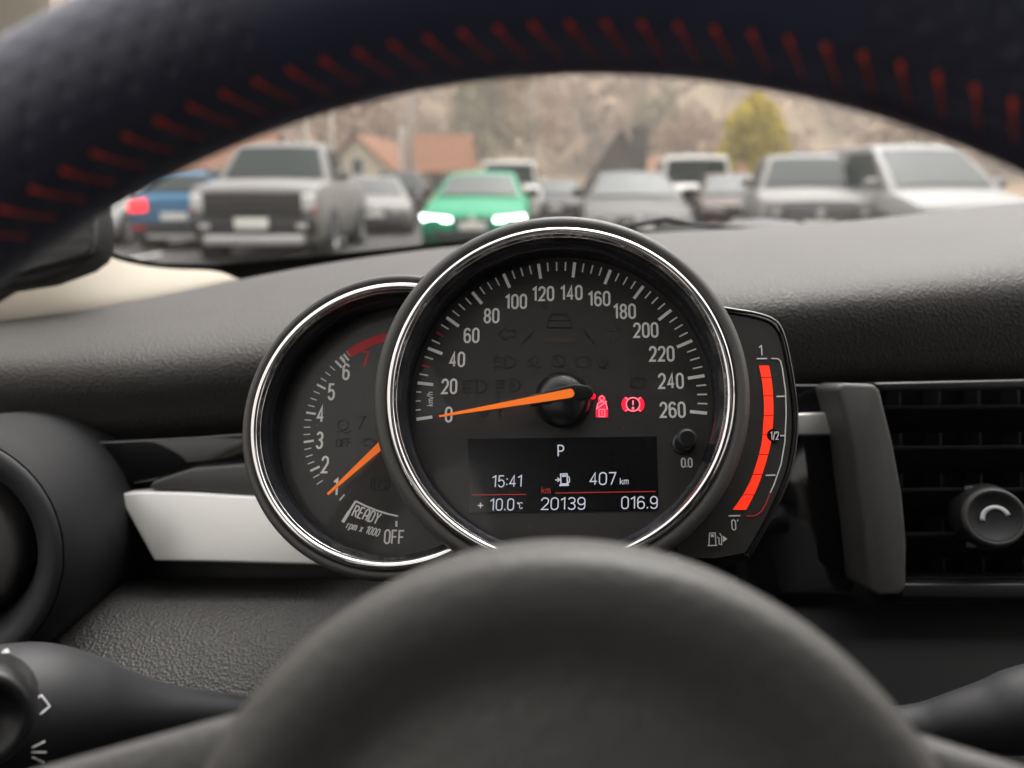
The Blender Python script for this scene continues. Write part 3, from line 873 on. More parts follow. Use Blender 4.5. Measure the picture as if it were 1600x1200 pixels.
g = Geo(); g.prism([tuple(p) for p in (t0 - nr * .0004, t1 - nr * .0020, t1 + nr * .0020, t0 + nr * .0004)], HN - .0004, HN + .0004); g.build('needle', 'needle', tm, smooth=False)

# ------------------------------------------------------------------ fuel gauge
FC = CLUSTER @ Matrix.Translation((.070, -.008, -.010))
fg = thing('fuel_gauge', 'curved fuel gauge with a full orange red bar beside the speedometer', 'fuel gauge', FC)
def fp(x, y, h=0): return local(FC, x, y, h)
out_ = [(1120, 478), (1150, 483), (1180, 488), (1207, 497), (1221, 512), (1231, 545), (1241, 600), (1246, 650), (1243, 700), (1231, 750), (1209, 800), (1182, 850), (1168, 872), (1140, 884), (1060, 884), (1060, 478)]
cv = catmull([(p[0], p[1]) for p in out_[:13]], 4)
cv = [(p[0], p[1]) for p in cv]
g = Geo(); g.prism([fp(*p) for p in cv + [(1140, 884), (1060, 884), (1060, 478)]], -.03, -.0012); o = g.build('housing', 'piano', fg, smooth=False); split(o)
cx_, cy_ = 1130, 680
ins = [(cx_ + (x - cx_) * .93, cy_ + (y - cy_) * .955) for x, y in cv]
g = Geo(); g.prism([fp(*p) for p in ins + [(1120, 872), (1060, 872), (1060, 490)]], -.0012, -.0008); g.build('dial_face', 'dial', fg, smooth=False)
g = Geo()
rim = [Vector((*fp(cx_ + (x - cx_) * .985, cy_ + (y - cy_) * .99), 0)) for x, y in cv]
g.tube([p + Vector((0, 0, -.0008)) for p in rim], .0011, 10); g.build('bezel_ring', 'piano', fg)
g = Geo()
rim2 = [Vector((*fp(cx_ + (x - cx_) * .972, cy_ + (y - cy_) * .975), -.0004)) for x, y in cv]
g.tube(rim2, [.00012 + .00035 * abs(sin(i * .13)) for i in range(len(rim2))], 8); g.build('chrome_edge', 'satin', fg)
lf = [(1186.4, 570), (1192, 600), (1194.5, 636), (1193, 665), (1189.7, 697), (1176, 743.5), (1162, 772), (1145, 797)]
rt = [(1202, 570), (1207, 600), (1209, 636), (1208, 665), (1204, 697), (1190.5, 743.5), (1179, 772), (1166, 797)]
lc, rc = catmull(lf, 8), catmull(rt, 8)
cuts = [589, 618, 649, 679, 710, 741, 773]
g = Geo()
def interp(c, y):
    for a, b2 in zip(c, c[1:]):
        if a.y <= y <= b2.y:
            t = (y - a.y) / (b2.y - a.y)
            return a.x + (b2.x - a.x) * t
    return c[-1].x
lc = [Vector((p[0], p[1])) for p in lc]; rc = [Vector((p[0], p[1])) for p in rc]
yy = [570] + cuts + [797]
for a, b2 in zip(yy, yy[1:]):
    n_ = 5
    ysx = [a + .6 + (b2 - a - 1.2) * i / n_ for i in range(n_ + 1)]
    poly = [(interp(lc, y), y) for y in ysx] + [(interp(rc, y), y) for y in ysx[::-1]]
    g.prism([fp(*p) for p in poly], -.0008, -.0005)
g.build('level_bar', 'fuel', fg, smooth=False)
g = Geo()
def fs(pts, th, gm=None): (gm or g).stroke([fp(*p) for p in pts], th * PX, -.0008, -.0005)
fs([(1183, 560), (1199, 559.5)], 2); fs([(1206, 559.5), (1216, 560), (1220, 563), (1223, 575), (1228, 610), (1229, 645), (1227, 690), (1221, 725), (1210, 757), (1204, 770)], 1.6)
fs([(1214, 619), (1227, 618.5)], 2); fs([(1219, 680.5), (1228, 680)], 2); fs([(1197, 742.6), (1212, 742)], 2); fs([(1139, 806), (1157, 805.5)], 2)
text(g, '1', fp(1189, 547), 16 * PX, 1.6 * PX, -.0008, -.0005, .9)
text(g, "0'", fp(1149, 820), 15 * PX, 1.5 * PX, -.0008, -.0005, .75)
fs([(1108, 852), (1109, 833), (1118, 832.5), (1119, 851)], 1.4); fs([(1106, 852.5), (1121, 852)], 1.6); fs([(1111, 837), (1116, 837)], 4)
fs([(1121, 839), (1124, 841), (1124, 850), (1128, 851), (1128, 838), (1125, 833)], 1.3)
g.prism([fp(*p) for p in ((1130, 837), (1130, 847), (1137, 842))], -.0008, -.0005)
g.build('scale_marking', 'print', fg, smooth=False)
g = Geo(); fs([(1203, 772), (1198, 786), (1191, 798), (1184, 804), (1178, 806), (1167, 806.2)], 1.6); g.build('reserve_marking', 'redprint', fg, smooth=False)
g = Geo(); g.lathe([(.0026, -.0008), (.0026, -.0003), (0, -.0003)], 24, c=fp(1209, 680)); g.build('half_badge', 'lcd', fg, smooth=False)
g = Geo(); text(g, '1/2', fp(1210, 680.5), 12 * PX, 1.5 * PX, -.0003, -.0001, .62, 0, 1.0, .05); g.build('half_text', 'print', fg, smooth=False)

# ------------------------------------------------------------------ steering column, wheel, stalks
sc_ = thing('steering_column', 'black steering column cover beneath the instruments', 'steering column', WHEEL @ Matrix.Translation((0, 0, -.09)))
g = Geo(); g.lathe([(.0, .03), (.052, .03), (.058, .02), (.060, -.05), (.064, -.16), (.07, -.33)], 48); g.build('shroud', 'black', sc_)
g = Geo(); g.lathe([(.040, .055), (.040, .0)], 48); g.build('shaft_cover', 'black', sc_)

sw = thing('steering_wheel', 'black leather steering wheel with red stitching around its inner edge', 'steering wheel', WHEEL)
RC, RA, RB = .1750, .0167, .0155
def rim_section(name, a0, a1, material, seg):
    v, f, uv_ = [], [], []
    ns = 40
    for i in range(seg + 1):
        a = a0 + (a1 - a0) * i / seg
        for k in range(ns):
            q = 2 * pi * k / ns
            r_ = RC + RA * cos(q)
            v.append((r_ * cos(a), r_ * sin(a), RB * sin(q)))
    fu = []
    for i in range(seg):
        for k in range(ns):
            f.append((i * ns + k, (i + 1) * ns + k, (i + 1) * ns + (k + 1) % ns, i * ns + (k + 1) % ns))
            U = lambda ii: (a0 + (a1 - a0) * ii / seg) * RC / .0050
            V_ = lambda kk: 2 * pi * kk / ns * .016 / .0050
            fu += [(U(i), V_(k)), (U(i + 1), V_(k)), (U(i + 1), V_(k + 1)), (U(i), V_(k + 1))]
    me = bpy.data.meshes.new(name)
    me.from_pydata(v, [], f)
    l = me.uv_layers.new(name='UVMap')
    for i, q in enumerate(fu):
        l.data[i].uv = q
    me.materials.append(M[material])
    me.shade_smooth()
    o = bpy.data.objects.new(name, me)
    COL.objects.link(o)
    o.parent = sw
    return o
rim_section('rim_grip', radians(74), radians(108), 'leather', 60)
rim_section('rim_grip', radians(108), radians(434), 'perf', 300)
g = Geo()
dt = .0061 / .163
for i in range(-26, 27):
    a = pi / 2 + i * dt
    path = []
    for k in range(7):
        t = k / 6
        q = radians(149 + 25 * t)        # tube angle: from the driver side round to the inner edge
        aa = a - .031 * t
        path.append(Vector(((RC + (RA + .0001) * cos(q)) * cos(aa), (RC + (RA + .0001) * cos(q)) * sin(aa), (RB + .0001) * sin(q))))
    g.tube(path, [.00050, .00034, .0002, .00016, .00014, .00014, .00014], 6)
g.build('stitching', 'stitch', sw)
g = Geo(); g.lathe([(.059, -.055), (.0733, -.050), (.0750, -.034), (.0746, -.024), (.0727, -.0185), (.0700, -.0160), (.0650, -.0154), (.0600, -.0172), (.0555, -.0202), (.0510, -.0216), (.045, -.0206), (.034, -.0180), (.018, -.0158), (0, -.0150)], 128); g.build('airbag_cover', 'pad', sw)
def wl_(x, y, h): return local(WHEEL, x, y, h)
pA, pB = Vector(wl_(335, 1129, -.028)), Vector(wl_(95, 1200, -.022))
dv = (pB - pA)
for s_ in (1, -1):
    p0 = pA - dv * .35
    p1 = pA + dv * ((.162 - pA.length) / dv.length if dv.length else 1)
    prof = []
    for t, hh, wd in ((0, -.030, .050), (.35, -.029, .046), (.7, -.024, .040), (1.0, -.010, .036)):
        p = p0.lerp(p1, t)
        prof.append([(s_ * p.x if s_ > 0 else -p.x, p.y, hh - .012), (s_ * p.x, p.y + .0, hh - .004), (s_ * p.x, p.y - .004, hh), (s_ * p.x, p.y - wd + .004, hh), (s_ * p.x, p.y - wd, hh - .004), (s_ * p.x, p.y - wd, hh - .012)])
    g = Geo(); g.grid(prof, closed=True); sub(g.build('spoke', 'pad', sw), 2)
g = Geo(); g.grid([[(-.03, -.06, -.036), (.03, -.06, -.036), (.03, -.06, -.026), (-.03, -.06, -.026)], [(-.025, -.16, -.018), (.025, -.16, -.018), (.025, -.16, -.008), (-.025, -.16, -.008)]], closed=True); g.build('spoke', 'pad', sw)

ls = thing('indicator_stalk', 'dark stalk with white light symbols beside the knee panel', 'stalk', Matrix.Translation(W(130, 1110, .24)))
D_ = .24
pth = [(-140, 1128, 96), (-60, 1118, 98), (0, 1111, 101), (60, 1108, 98), (130, 1108, 80), (180, 1110, 62), (235, 1112, 46), (300, 1113, 34), (380, 1116, 26), (520, 1130, 22)]
g = Geo(); cvp = catmull([Vector(q) for q in pth], 4)
g.tube([W(q[0], q[1], D_ + .00012 * max(0, q[0])) for q in cvp], [q[2] * (D_ + .00012 * max(0, q[0])) / F for q in cvp], 32); g.build('lever', 'stalk', ls, local=False)
from mathutils.bvhtree import BVHTree
lev = [o for o in ls.children][0]
lm = ls.matrix_world
bvh = BVHTree.FromPolygons([lm @ v.co for v in lev.data.vertices], [tuple(p.vertices) for p in lev.data.polygons])
def on_stalk(x, y):
    d = (W(x, y, 1.0) - EYE).normalized()
    hit = bvh.ray_cast(EYE, d)
    return hit[0] + hit[1] * .0002
g = Geo()
def sdecal(pts, th):
    P = []
    for a, b2 in zip(pts, pts[1:]):
        P += [on_stalk(a[0] + (b2[0] - a[0]) * k / 6, a[1] + (b2[1] - a[1]) * k / 6) for k in range(7)]
    g.tube(P, th * .225 / F / 2, 8)
sdecal([(58, 1092), (64, 1087), (77, 1104), (62, 1117)], 3.0)
for a, b2 in (((50, 1168), (70, 1158)), ((49, 1175), (72, 1175)), ((50, 1182), (68, 1191))):
    sdecal([a, b2], 3)
sdecal([(1, 1022), (14, 1020)], 5); sdecal([(6, 1018), (12, 1016)], 4)
g.build('light_symbol', 'mark', ls, local=False)
RG = frame(-40, 1128, .208, 0, -.5, 0)
g = Geo(); g.lathe([(.0, -.004), (.0085, -.004), (.0105, .0012), (.0128, .0018), (.0140, .0), (.0145, -.006), (.014, -.016)], 40); o = g.build('twist_ring', 'vent', ls)
o.matrix_world = RG

rs = thing('wiper_stalk', 'dark stalk with a pale upper edge beside the steering wheel hub', 'stalk', Matrix.Translation(W(1560, 1130, .26)))
pth = [(1380, 1150, 40, .275), (1450, 1140, 40, .27), (1500, 1130, 46, .266), (1560, 1120, 56, .262), (1620, 1108, 66, .258), (1760, 1090, 74, .25)]
cvp = catmull([Vector(q) for q in pth], 4)
g = Geo(); g.tube([W(q[0], q[1], q[3]) for q in cvp], [q[2] * q[3] / F for q in cvp], 28); g.build('lever', 'stalk', rs, local=False)

# ------------------------------------------------------------------ own bonnet and wiper, seen through the windscreen
bn = thing('car_bonnet', 'grey car bonnet with raised middle bulge just beyond the windscreen', 'bonnet', Matrix.Translation((CXM, 1.4, .9)))
rows = []
for i in range(13):
    y = .93 + .95 * i / 12
    row = []
    for j in range(25):
        x = -.46 + 1.66 * j / 24
        z = .985 - .06 * ((x - CXM) / .8) ** 2 - .10 * (i / 12) ** 2
        z += .088 * math.exp(-((x - .37) / .17) ** 2) * math.exp(-((i - 3) / 3.0) ** 2)
        row.append((x, y, z))
    rows.append(row)
g = Geo(); g.grid(rows); sub(g.build('bonnet_skin', 'bonnet', bn, local=False), 1)
wp = thing('windscreen_wiper', 'black wiper arm resting at the foot of the windscreen', 'wiper', Matrix.Translation(W(1050, 345, .93)))
g = Geo(); g.tube([W(940, 366, .93), W(1000, 350, .925), W(1040, 341, .92), W(1090, 352, .92), W(1240, 362, .93)], [.005, .006, .005, .004, .004], 10, .7); g.build('arm', 'black', wp, local=False)
g = Geo(); g.tube([W(880, 366, .935), W(1040, 362, .93), W(1200, 359, .93)], .004, 8); g.build('blade', 'black', wp, local=False)

# ------------------------------------------------------------------ ground and hill
M['asphalt'] = mat('asphalt', (0.06, 0.06, 0.06), 0.9, spec=0.2, vary=(1.5, (0.05, 0.05, 0.05), (0.075, 0.073, 0.07)), bump=('noise', 60, .3, .01))
M['line'] = mat('bay line paint', (0.7, 0.7, 0.68), 0.8, spec=.2)
M['hill'] = mat('dry hillside', (0.3, 0.25, 0.18), 0.95, spec=0.05, vary=(.035, (0.36, 0.245, 0.165), (0.29, 0.235, 0.13)))
g = Geo(); g.box((0, 0, -.05), (3000, 3000, .1)); o = g.build('ground', 'asphalt', smooth=False); o['kind'] = 'structure'
g = Geo()
def hz(x, y):
    t = max(0.0, min(1.0, (y - 95) / 260.0))
    t = t * t * (3 - 2 * t)
    return -.6 + t * (112 + 22 * sin(x * .011 + 1.2) + 10 * sin(x * .031) + 4 * sin(x * .09 + y * .05))
g.grid([[(x, y, hz(x, y)) for x in range(-700, 701, 14)] for y in range(80, 500, 10)])
o = g.build('hill', 'hill'); o['kind'] = 'structure'
for i in range(14):
    x = -14 + 2.6 * i
    g = Geo(); g.box((x, 11.5, .004), (.1, 4.6, .004)); o = g.build('bay_line', 'line', smooth=False); o['kind'] = 'structure'

# woods on the hill: winter crowns of twigs, with green pines among them
def leafmat(name, lo, hi, scale=.6):
    return mat(name, lo, .9, spec=.1, vary=(scale, lo, hi))
M['twig'] = leafmat('bare twig', (0.33, 0.225, 0.160), (0.40, 0.285, 0.205), .12)
M['pine'] = leafmat('pine needles', (0.06, 0.072, 0.055), (0.11, 0.125, 0.085), .2)
M['spring'] = leafmat('new leaf', (0.46, 0.39, 0.06), (0.60, 0.48, 0.07), 1.2)
M['olive'] = leafmat('olive leaf', (0.26, 0.23, 0.14), (0.36, 0.30, 0.19), .6)
M['bark'] = mat('bark', (0.19, 0.16, 0.14), .9, spec=.1, vary=(6, (0.14, 0.12, 0.10), (0.25, 0.22, 0.19)))
M['pbark'] = mat('pale bark', (0.42, 0.38, 0.34), .9, spec=.1)
def leaves(gm, c, rad, n_, size, hollow=.35, flat=1.0):
    for _ in range(n_):
        while True:
            p = Vector((rnd.uniform(-1, 1), rnd.uniform(-1, 1), rnd.uniform(-1, 1)))
            if hollow < p.length < 1: break
        q = Vector(c) + Vector((p.x * rad[0], p.y * rad[1], p.z * rad[2]))
        a = Vector((rnd.gauss(0, 1), rnd.gauss(0, 1), rnd.gauss(0, flat))).normalized()
        b_ = a.cross(Vector((rnd.gauss(0, 1), rnd.gauss(0, 1), rnd.gauss(0, 1)))).normalized()
        s_ = size * rnd.uniform(.6, 1.4)
        gm.add([q - a * s_, q + b_ * s_ * .6, q + a * s_, q - b_ * s_ * .6], [(0, 1, 2, 3)])
def wood(name, material, n_, label_kind, sizes, per):
    g = Geo()
    for _ in range(n_):
        y = 120 + 230 * rnd.random() ** 1.1
        x = rnd.uniform(-1, 1) * (70 + y * .95)
        h = rnd.uniform(*sizes)
        leaves(g, (x, y, hz(x, y) + h * .6), (h * .42, h * .42, h * .6), per, h * .16, .3)
    o = g.build(name, material, smooth=False)
    o['kind'] = 'stuff'
    return o
wood('bare_woods', 'twig', 1500, '', (7, 13), 26)
g = Geo()
for _ in range(26):                                          # pines stand in patches
    y = 150 + 190 * rnd.random(); x = rnd.uniform(-1, 1) * (60 + y * .8)
    for k in range(rnd.randint(3, 9)):
        px_, py_ = x + rnd.gauss(0, 9), y + rnd.gauss(0, 7)
        h = rnd.uniform(8, 14)
        leaves(g, (px_, py_, hz(px_, py_) + h * .55), (h * .25, h * .25, h * .55), 40, h * .10, .2)
o = g.build('pine_woods', 'pine', smooth=False); o['kind'] = 'stuff'

def tree(name, label, px, d, h, spread, leafm, bark, trunk_r, n_leaf, size, crown_lo=.3, clumps=9, shape=1.0):
    c = W(px, 295, d); x, y = c.x, c.y
    z0 = 0.0 if y < 95 else hz(x, y)
    t = thing(name, label, 'tree', Matrix.Translation((x, y, z0)))
    g = Geo()
    g.tube([(0, 0, -.2), (.05 * h * .1, 0, h * .3), (0, .02 * h, h * .62), (.02 * h, 0, h * .92)], [trunk_r, trunk_r * .75, trunk_r * .5, trunk_r * .12], 8)
    tips = []
    for k in range(clumps * 2):
        a = rnd.uniform(0, 2 * pi); z = h * rnd.uniform(crown_lo, .85)
        rr = spread * (.55 + .45 * rnd.random()) * (1 - shape * max(0, (z / h - .45)) * 1.1)
        e = Vector((cos(a) * rr, sin(a) * rr, z + h * rnd.uniform(.03, .14)))
        mid = Vector((cos(a) * rr * .45, sin(a) * rr * .45, z + h * .01))
        g.tube([(0, 0, z - h * .05), mid, e], [trunk_r * .35, trunk_r * .22, trunk_r * .06], 5)
        tips.append(e)
    g.build('trunk', bark, t)
    g = Geo()
    per = n_leaf // (len(tips) + 3)
    for e in tips:
        leaves(g, e * .86, (spread * .42, spread * .42, h * .13), per, size, .1)
    for k in range(3):
        leaves(g, (0, 0, h * (.55 + .15 * k)), (spread * (.55 - .12 * k), spread * (.55 - .12 * k), h * .16), per, size, .2)
    g.build('crown', leafm, t, smooth=False)
    return t
tree('leafy_tree', 'rounded yellow green tree behind the white boxy car', 1172, 46, 6.7, 2.1, 'spring', 'bark', .16, 3600, .20, .14, 12, .7)
tree('bare_tree', 'pale bare tree with a slim light trunk behind the green sedan', 828, 60, 13.5, 3.2, 'twig', 'pbark', .30, 700, .22, .35)
tree('bushy_tree', 'olive tinged tree just beside the tallest utility pole', 772, 85, 16, 5.0, 'olive', 'bark', .3, 1400, .5, .3)
tree('bushy_tree', 'olive tinged tree above the dark pointed roof', 1035, 95, 14.5, 5.0, 'olive', 'bark', .3, 1200, .5, .3)
tree('bare_tree', 'brown bare tree standing between the two slim lamp posts', 560, 75, 14, 5.5, 'twig', 'bark', .3, 1000, .4, .3)
tree('bare_tree', 'brown bare tree behind the silver people carrier', 1420, 70, 9.5, 4.5, 'twig', 'bark', .26, 1000, .35, .3)
tree('bare_tree', 'brown bare tree behind the row between white boxy car and dark roof', 1085, 80, 10, 5.0, 'twig', 'bark', .26, 1000, .35, .25)

# ------------------------------------------------------------------ houses and poles
M['tile'] = mat('red roof tile', (0.21, 0.095, 0.052), .85, spec=.2, vary=(2, (0.18, 0.08, 0.045), (0.25, 0.115, 0.065)))
M['cream'] = mat('cream render', (0.66, 0.58, 0.44), .9, spec=.1, vary=(1.2, (0.62, 0.54, 0.40), (0.70, 0.62, 0.48)))
M['slate'] = mat('dark slate', (0.045, 0.042, 0.045), .8, spec=.2, vary=(2, (0.04, 0.038, 0.04), (0.055, 0.05, 0.052)))
M['wood'] = mat('weathered boards', (0.085, 0.072, 0.064), .85, spec=.1)
M['whitewall'] = mat('white render', (0.72, 0.70, 0.66), .9, spec=.1)
M['win'] = mat('dark window', (0.03, 0.035, 0.04), .15, spec=.5)
M['pole'] = mat('pole wood', (0.52, 0.46, 0.40), .9, spec=.1)
M['post'] = mat('pale painted post', (0.62, 0.58, 0.52), .6, spec=.3)
def house(name, label, px, d, wd, dp, eave, ridge, yaw, wall, roof, chimney=None, gable=True):
    c = W(px, 295, d)
    t = thing(name, label, 'house', Matrix.Translation((c.x, c.y, 0)) @ Matrix.Rotation(yaw, 4, 'Z'))
    # ridge runs along x; walls with gables at both ends
    x, y = wd / 2, dp / 2
    v = [(-x, -y, -.3), (x, -y, -.3), (x, y, -.3), (-x, y, -.3), (-x, -y, eave), (x, -y, eave), (x, y, eave), (-x, y, eave), (-x, 0, ridge - .12), (x, 0, ridge - .12)]
    obj('wall', v, [(0, 1, 5, 4), (2, 3, 7, 6), (1, 2, 6, 9, 5), (3, 0, 4, 8, 7)], wall, t, smooth=False)
    k = (ridge - eave) / y
    ov = .45
    rv = [(-x - ov, -y - ov, eave - k * ov), (x + ov, -y - ov, eave - k * ov), (x + ov, 0, ridge), (-x - ov, 0, ridge), (-x - ov, y + ov, eave - k * ov), (x + ov, y + ov, eave - k * ov)]
    rv2 = [(a, b_, c_ + .16) for a, b_, c_ in rv]
    ro = obj('roof', rv + rv2, [(0, 3, 2, 1), (3, 4, 5, 2), (6, 7, 8, 9), (9, 8, 11, 10), (0, 1, 7, 6), (4, 10, 11, 5), (1, 2, 8, 7), (2, 5, 11, 8), (0, 6, 9, 3), (3, 9, 10, 4)], roof, t, smooth=False)
    if chimney:
        g = Geo()
        cx, cy, ch, cs = chimney
        g.box((cx, cy, (eave + ch) / 2), (cs, cs, ch - eave)); g.box((cx, cy, ch + .06), (cs + .14, cs + .14, .12))
        g.build('chimney', 'whitewall' if wall == 'cream' else 'slate', ro, smooth=False)
    for i in range(int(wd // 2.6)):
        xx = -x + 1.5 + 2.6 * i
        if eave < 1.8: break
        f = Geo(); f.box((xx, -y - .02, min(eave - .9, 1.6)), (1.1, .08, 1.2)); f = f.build('window', 'whitewall', t, smooth=False)
        q = Geo(); q.box((xx, -y - .05, min(eave - .9, 1.6)), (.9, .06, 1.0)); q.build('pane', 'win', f, smooth=False)
    for sx in (-1, 1):
        f = Geo(); f.box((sx * (x + .02), 0, eave + .1), (.08, 1.0, 1.2)); f = f.build('window', 'whitewall', t, smooth=False)
        q = Geo(); q.box((sx * (x + .05), 0, eave + .1), (.06, .8, 1.0)); q.build('pane', 'win', f, smooth=False)
    return t
house('gabled_house', 'cream house with a rusty red tiled roof and white chimney', 688, 52, 3.6, 5.0, 2.4, 4.5, radians(6), 'cream', 'tile', (-2.25, .9, 5.1, .8))
house('gable_front_house', 'cream gable end house just behind the silver pickup', 588, 56, 7.0, 4.4, 2.5, 4.6, radians(80), 'cream', 'tile')
house('gabled_house', 'red roofed house partly hidden by the steering wheel rim', 352, 58, 8, 6, 2.8, 5.3, radians(0), 'cream', 'tile')
house('chalet_house', 'dark pointed roof house with a square slate chimney tower', 963, 60, 7.0, 4.8, 1.5, 5.2, radians(86), 'wood', 'slate', (-2.6, -1.45, 5.35, 1.1))
house('low_house', 'low brown roofed house behind the right of the yellow green tree', 1265, 70, 9.0, 6, 2.2, 4.3, radians(4), 'wood', 'slate')
house('low_house', 'long low pinkish wall building behind the grey sedan and the jeep', 1050, 74, 12, 6, 2.4, 4.0, radians(-3), 'cream', 'tile')

def pole(name, label, px, d, h, r_, m_, cat, extra):
    c = W(px, 295, d)
    t = thing(name, label, cat, Matrix.Translation((c.x, c.y, 0)))
    g = Geo(); g.tube([(0, 0, -.3), (0, 0, h)], [r_, r_ * .75], 12); g.build('shaft', m_, t)
    if extra == 'arms':
        g = Geo(); g.box((0, -.06, h - .7), (2.0, .12, .14)); g.build('crossarm', m_, t, smooth=False)
        for x in (-.85, -.3, .3, .85):
            g = Geo(); g.lathe([(.0, -.02), (.05, 0), (.03, .08), (.06, .12), (0, .2)], 10); o = g.build('insulator', 'whitewall', t); o.location = (x, -.06, h - .60)
        g = Geo(); g.lathe([(0, -.5), (.22, -.5), (.24, 0), (.22, .4), (0, .45)], 16); o = g.build('transformer', 'post', t); o.location = (.30, -.2, 5.9)
    else:
        g = Geo(); g.tube([(0, 0, h - .05), (.25, 0, h + .15), (1.0, 0, h + .2)], .035, 8); g.build('arm', m_, t)
        g = Geo(); g.box((1.15, 0, h + .2), (.6, .24, .1)); bev(g.build('lamp_head', m_, t, smooth=False), .03)
    return t
pole('utility_pole', 'tall wooden utility pole beside the red roofed cream house', 643, 32, 8.2, .17, 'pole', 'pole', 'arms')
pole('lamp_post', 'slim pale lamp post, the one nearer the thick wooden pole', 523, 34, 6.5, .095, 'post', 'lamp post', 'lamp')
pole('lamp_post', 'slim pale lamp post, the one farther from the thick wooden pole', 483, 34, 6.4, .10, 'post', 'lamp post', 'lamp')

# ------------------------------------------------------------------ cars in the car park
def paint(name, c, metal=.15, rough=.45):
    M[name] = mat(name + ' car paint', c, rough, metal=metal, spec=.16)
paint('silver_paint', (0.19, 0.185, 0.177), 0); paint('blue_paint', (0.055, 0.155, 0.265)); paint('green_paint', (0.0, 0.23, 0.11), 0)
paint('grey_paint', (0.072, 0.068, 0.064), 0); paint('white_paint', (0.60, 0.585, 0.565), 0); paint('pale_paint', (0.27, 0.27, 0.265), 0); paint('dark_paint', (0.03, 0.03, 0.032)); paint('bronze_paint', (0.075, 0.055, 0.045), 0); paint('lime_paint', (0.30, 0.55, 0.20), 0)
M['tyre'] = mat('tyre rubber', (0.02, 0.02, 0.02), .85)
M['rimm'] = mat('alloy rim', (0.35, 0.35, 0.36), .35, metal=.7)
M['carglass'] = mat('tinted car glass', (0.034, 0.043, 0.042), .22, spec=.10)
M['trim'] = mat('black car trim', (0.02, 0.02, 0.021), .5)
M['lamp'] = mat('headlamp glass', (0.62, 0.62, 0.60), .15, spec=.6, coat=.5)
M['lit'] = mat('lit headlamp', (0.9, 0.9, 0.9), .3, emit=(.93, 1.0, .95, 2.2))
M['rear'] = mat('red rear lamp', (0.55, 0.02, 0.03), .2, coat=.5)
M['rearlit'] = mat('lit red rear lamp', (0.55, 0.02, 0.03), .2, coat=.5, emit=(1.0, .03, .04, .5))
M['plate'] = mat('number plate', (0.80, 0.79, 0.74), .5)
M['skid'] = mat('pale metal bumper', (0.5, 0.5, 0.49), .45, metal=.2)

SPEC = {  # length, width, belt profile (y from nose, z), glasshouse (windscreen foot, roof front, roof rear, rear foot), roof height, ground clearance
 'pickup': dict(L=5.35, Wd=2.08, clr=.28, top=[(0, .98), (.10, 1.13), (.7, 1.20), (1.45, 1.24), (3.55, 1.22), (3.75, 1.20), (5.2, 1.20), (5.35, 1.15)], gh=[1.40, 2.05, 3.25, 3.55], roof=1.88, wheel=(.95, 4.2, .40), inset=.20),
 'sedan': dict(L=4.75, Wd=1.88, clr=.20, top=[(0, .60), (.12, .70), (.6, .82), (1.35, .93), (3.7, .98), (4.3, 1.02), (4.65, .98), (4.75, .85)], gh=[1.30, 2.15, 3.25, 4.15], roof=1.42, wheel=(.92, 3.75, .33), inset=.22),
 'suv': dict(L=4.7, Wd=1.92, clr=.26, top=[(0, .82), (.10, .94), (.6, 1.02), (1.25, 1.10), (4.2, 1.14), (4.6, 1.10), (4.7, .95)], gh=[1.22, 1.90, 4.05, 4.55], roof=1.70, wheel=(.95, 3.75, .37), inset=.18),
 'boxy': dict(L=4.3, Wd=1.86, clr=.36, top=[(0, 1.05), (.08, 1.14), (.5, 1.17), (1.3, 1.19), (4.15, 1.19), (4.28, 1.17), (4.3, 1.1)], gh=[1.38, 1.58, 4.05, 4.26], roof=1.88, wheel=(.85, 3.4, .40), inset=.10),
 'mpv': dict(L=4.9, Wd=1.94, clr=.22, top=[(0, .74), (.10, .86), (.5, .98), (1.05, 1.08), (4.4, 1.14), (4.8, 1.12), (4.9, .95)], gh=[1.0, 2.05, 4.35, 4.80], roof=1.80, wheel=(.98, 3.95, .35), inset=.17),
 'hatch': dict(L=4.0, Wd=1.72, clr=.20, top=[(0, .66), (.10, .78), (.5, .88), (1.1, .95), (3.5, .98), (3.9, .98), (4.0, .88)], gh=[1.05, 1.75, 3.35, 3.85], roof=1.42, wheel=(.80, 3.25, .32), inset=.18),
}
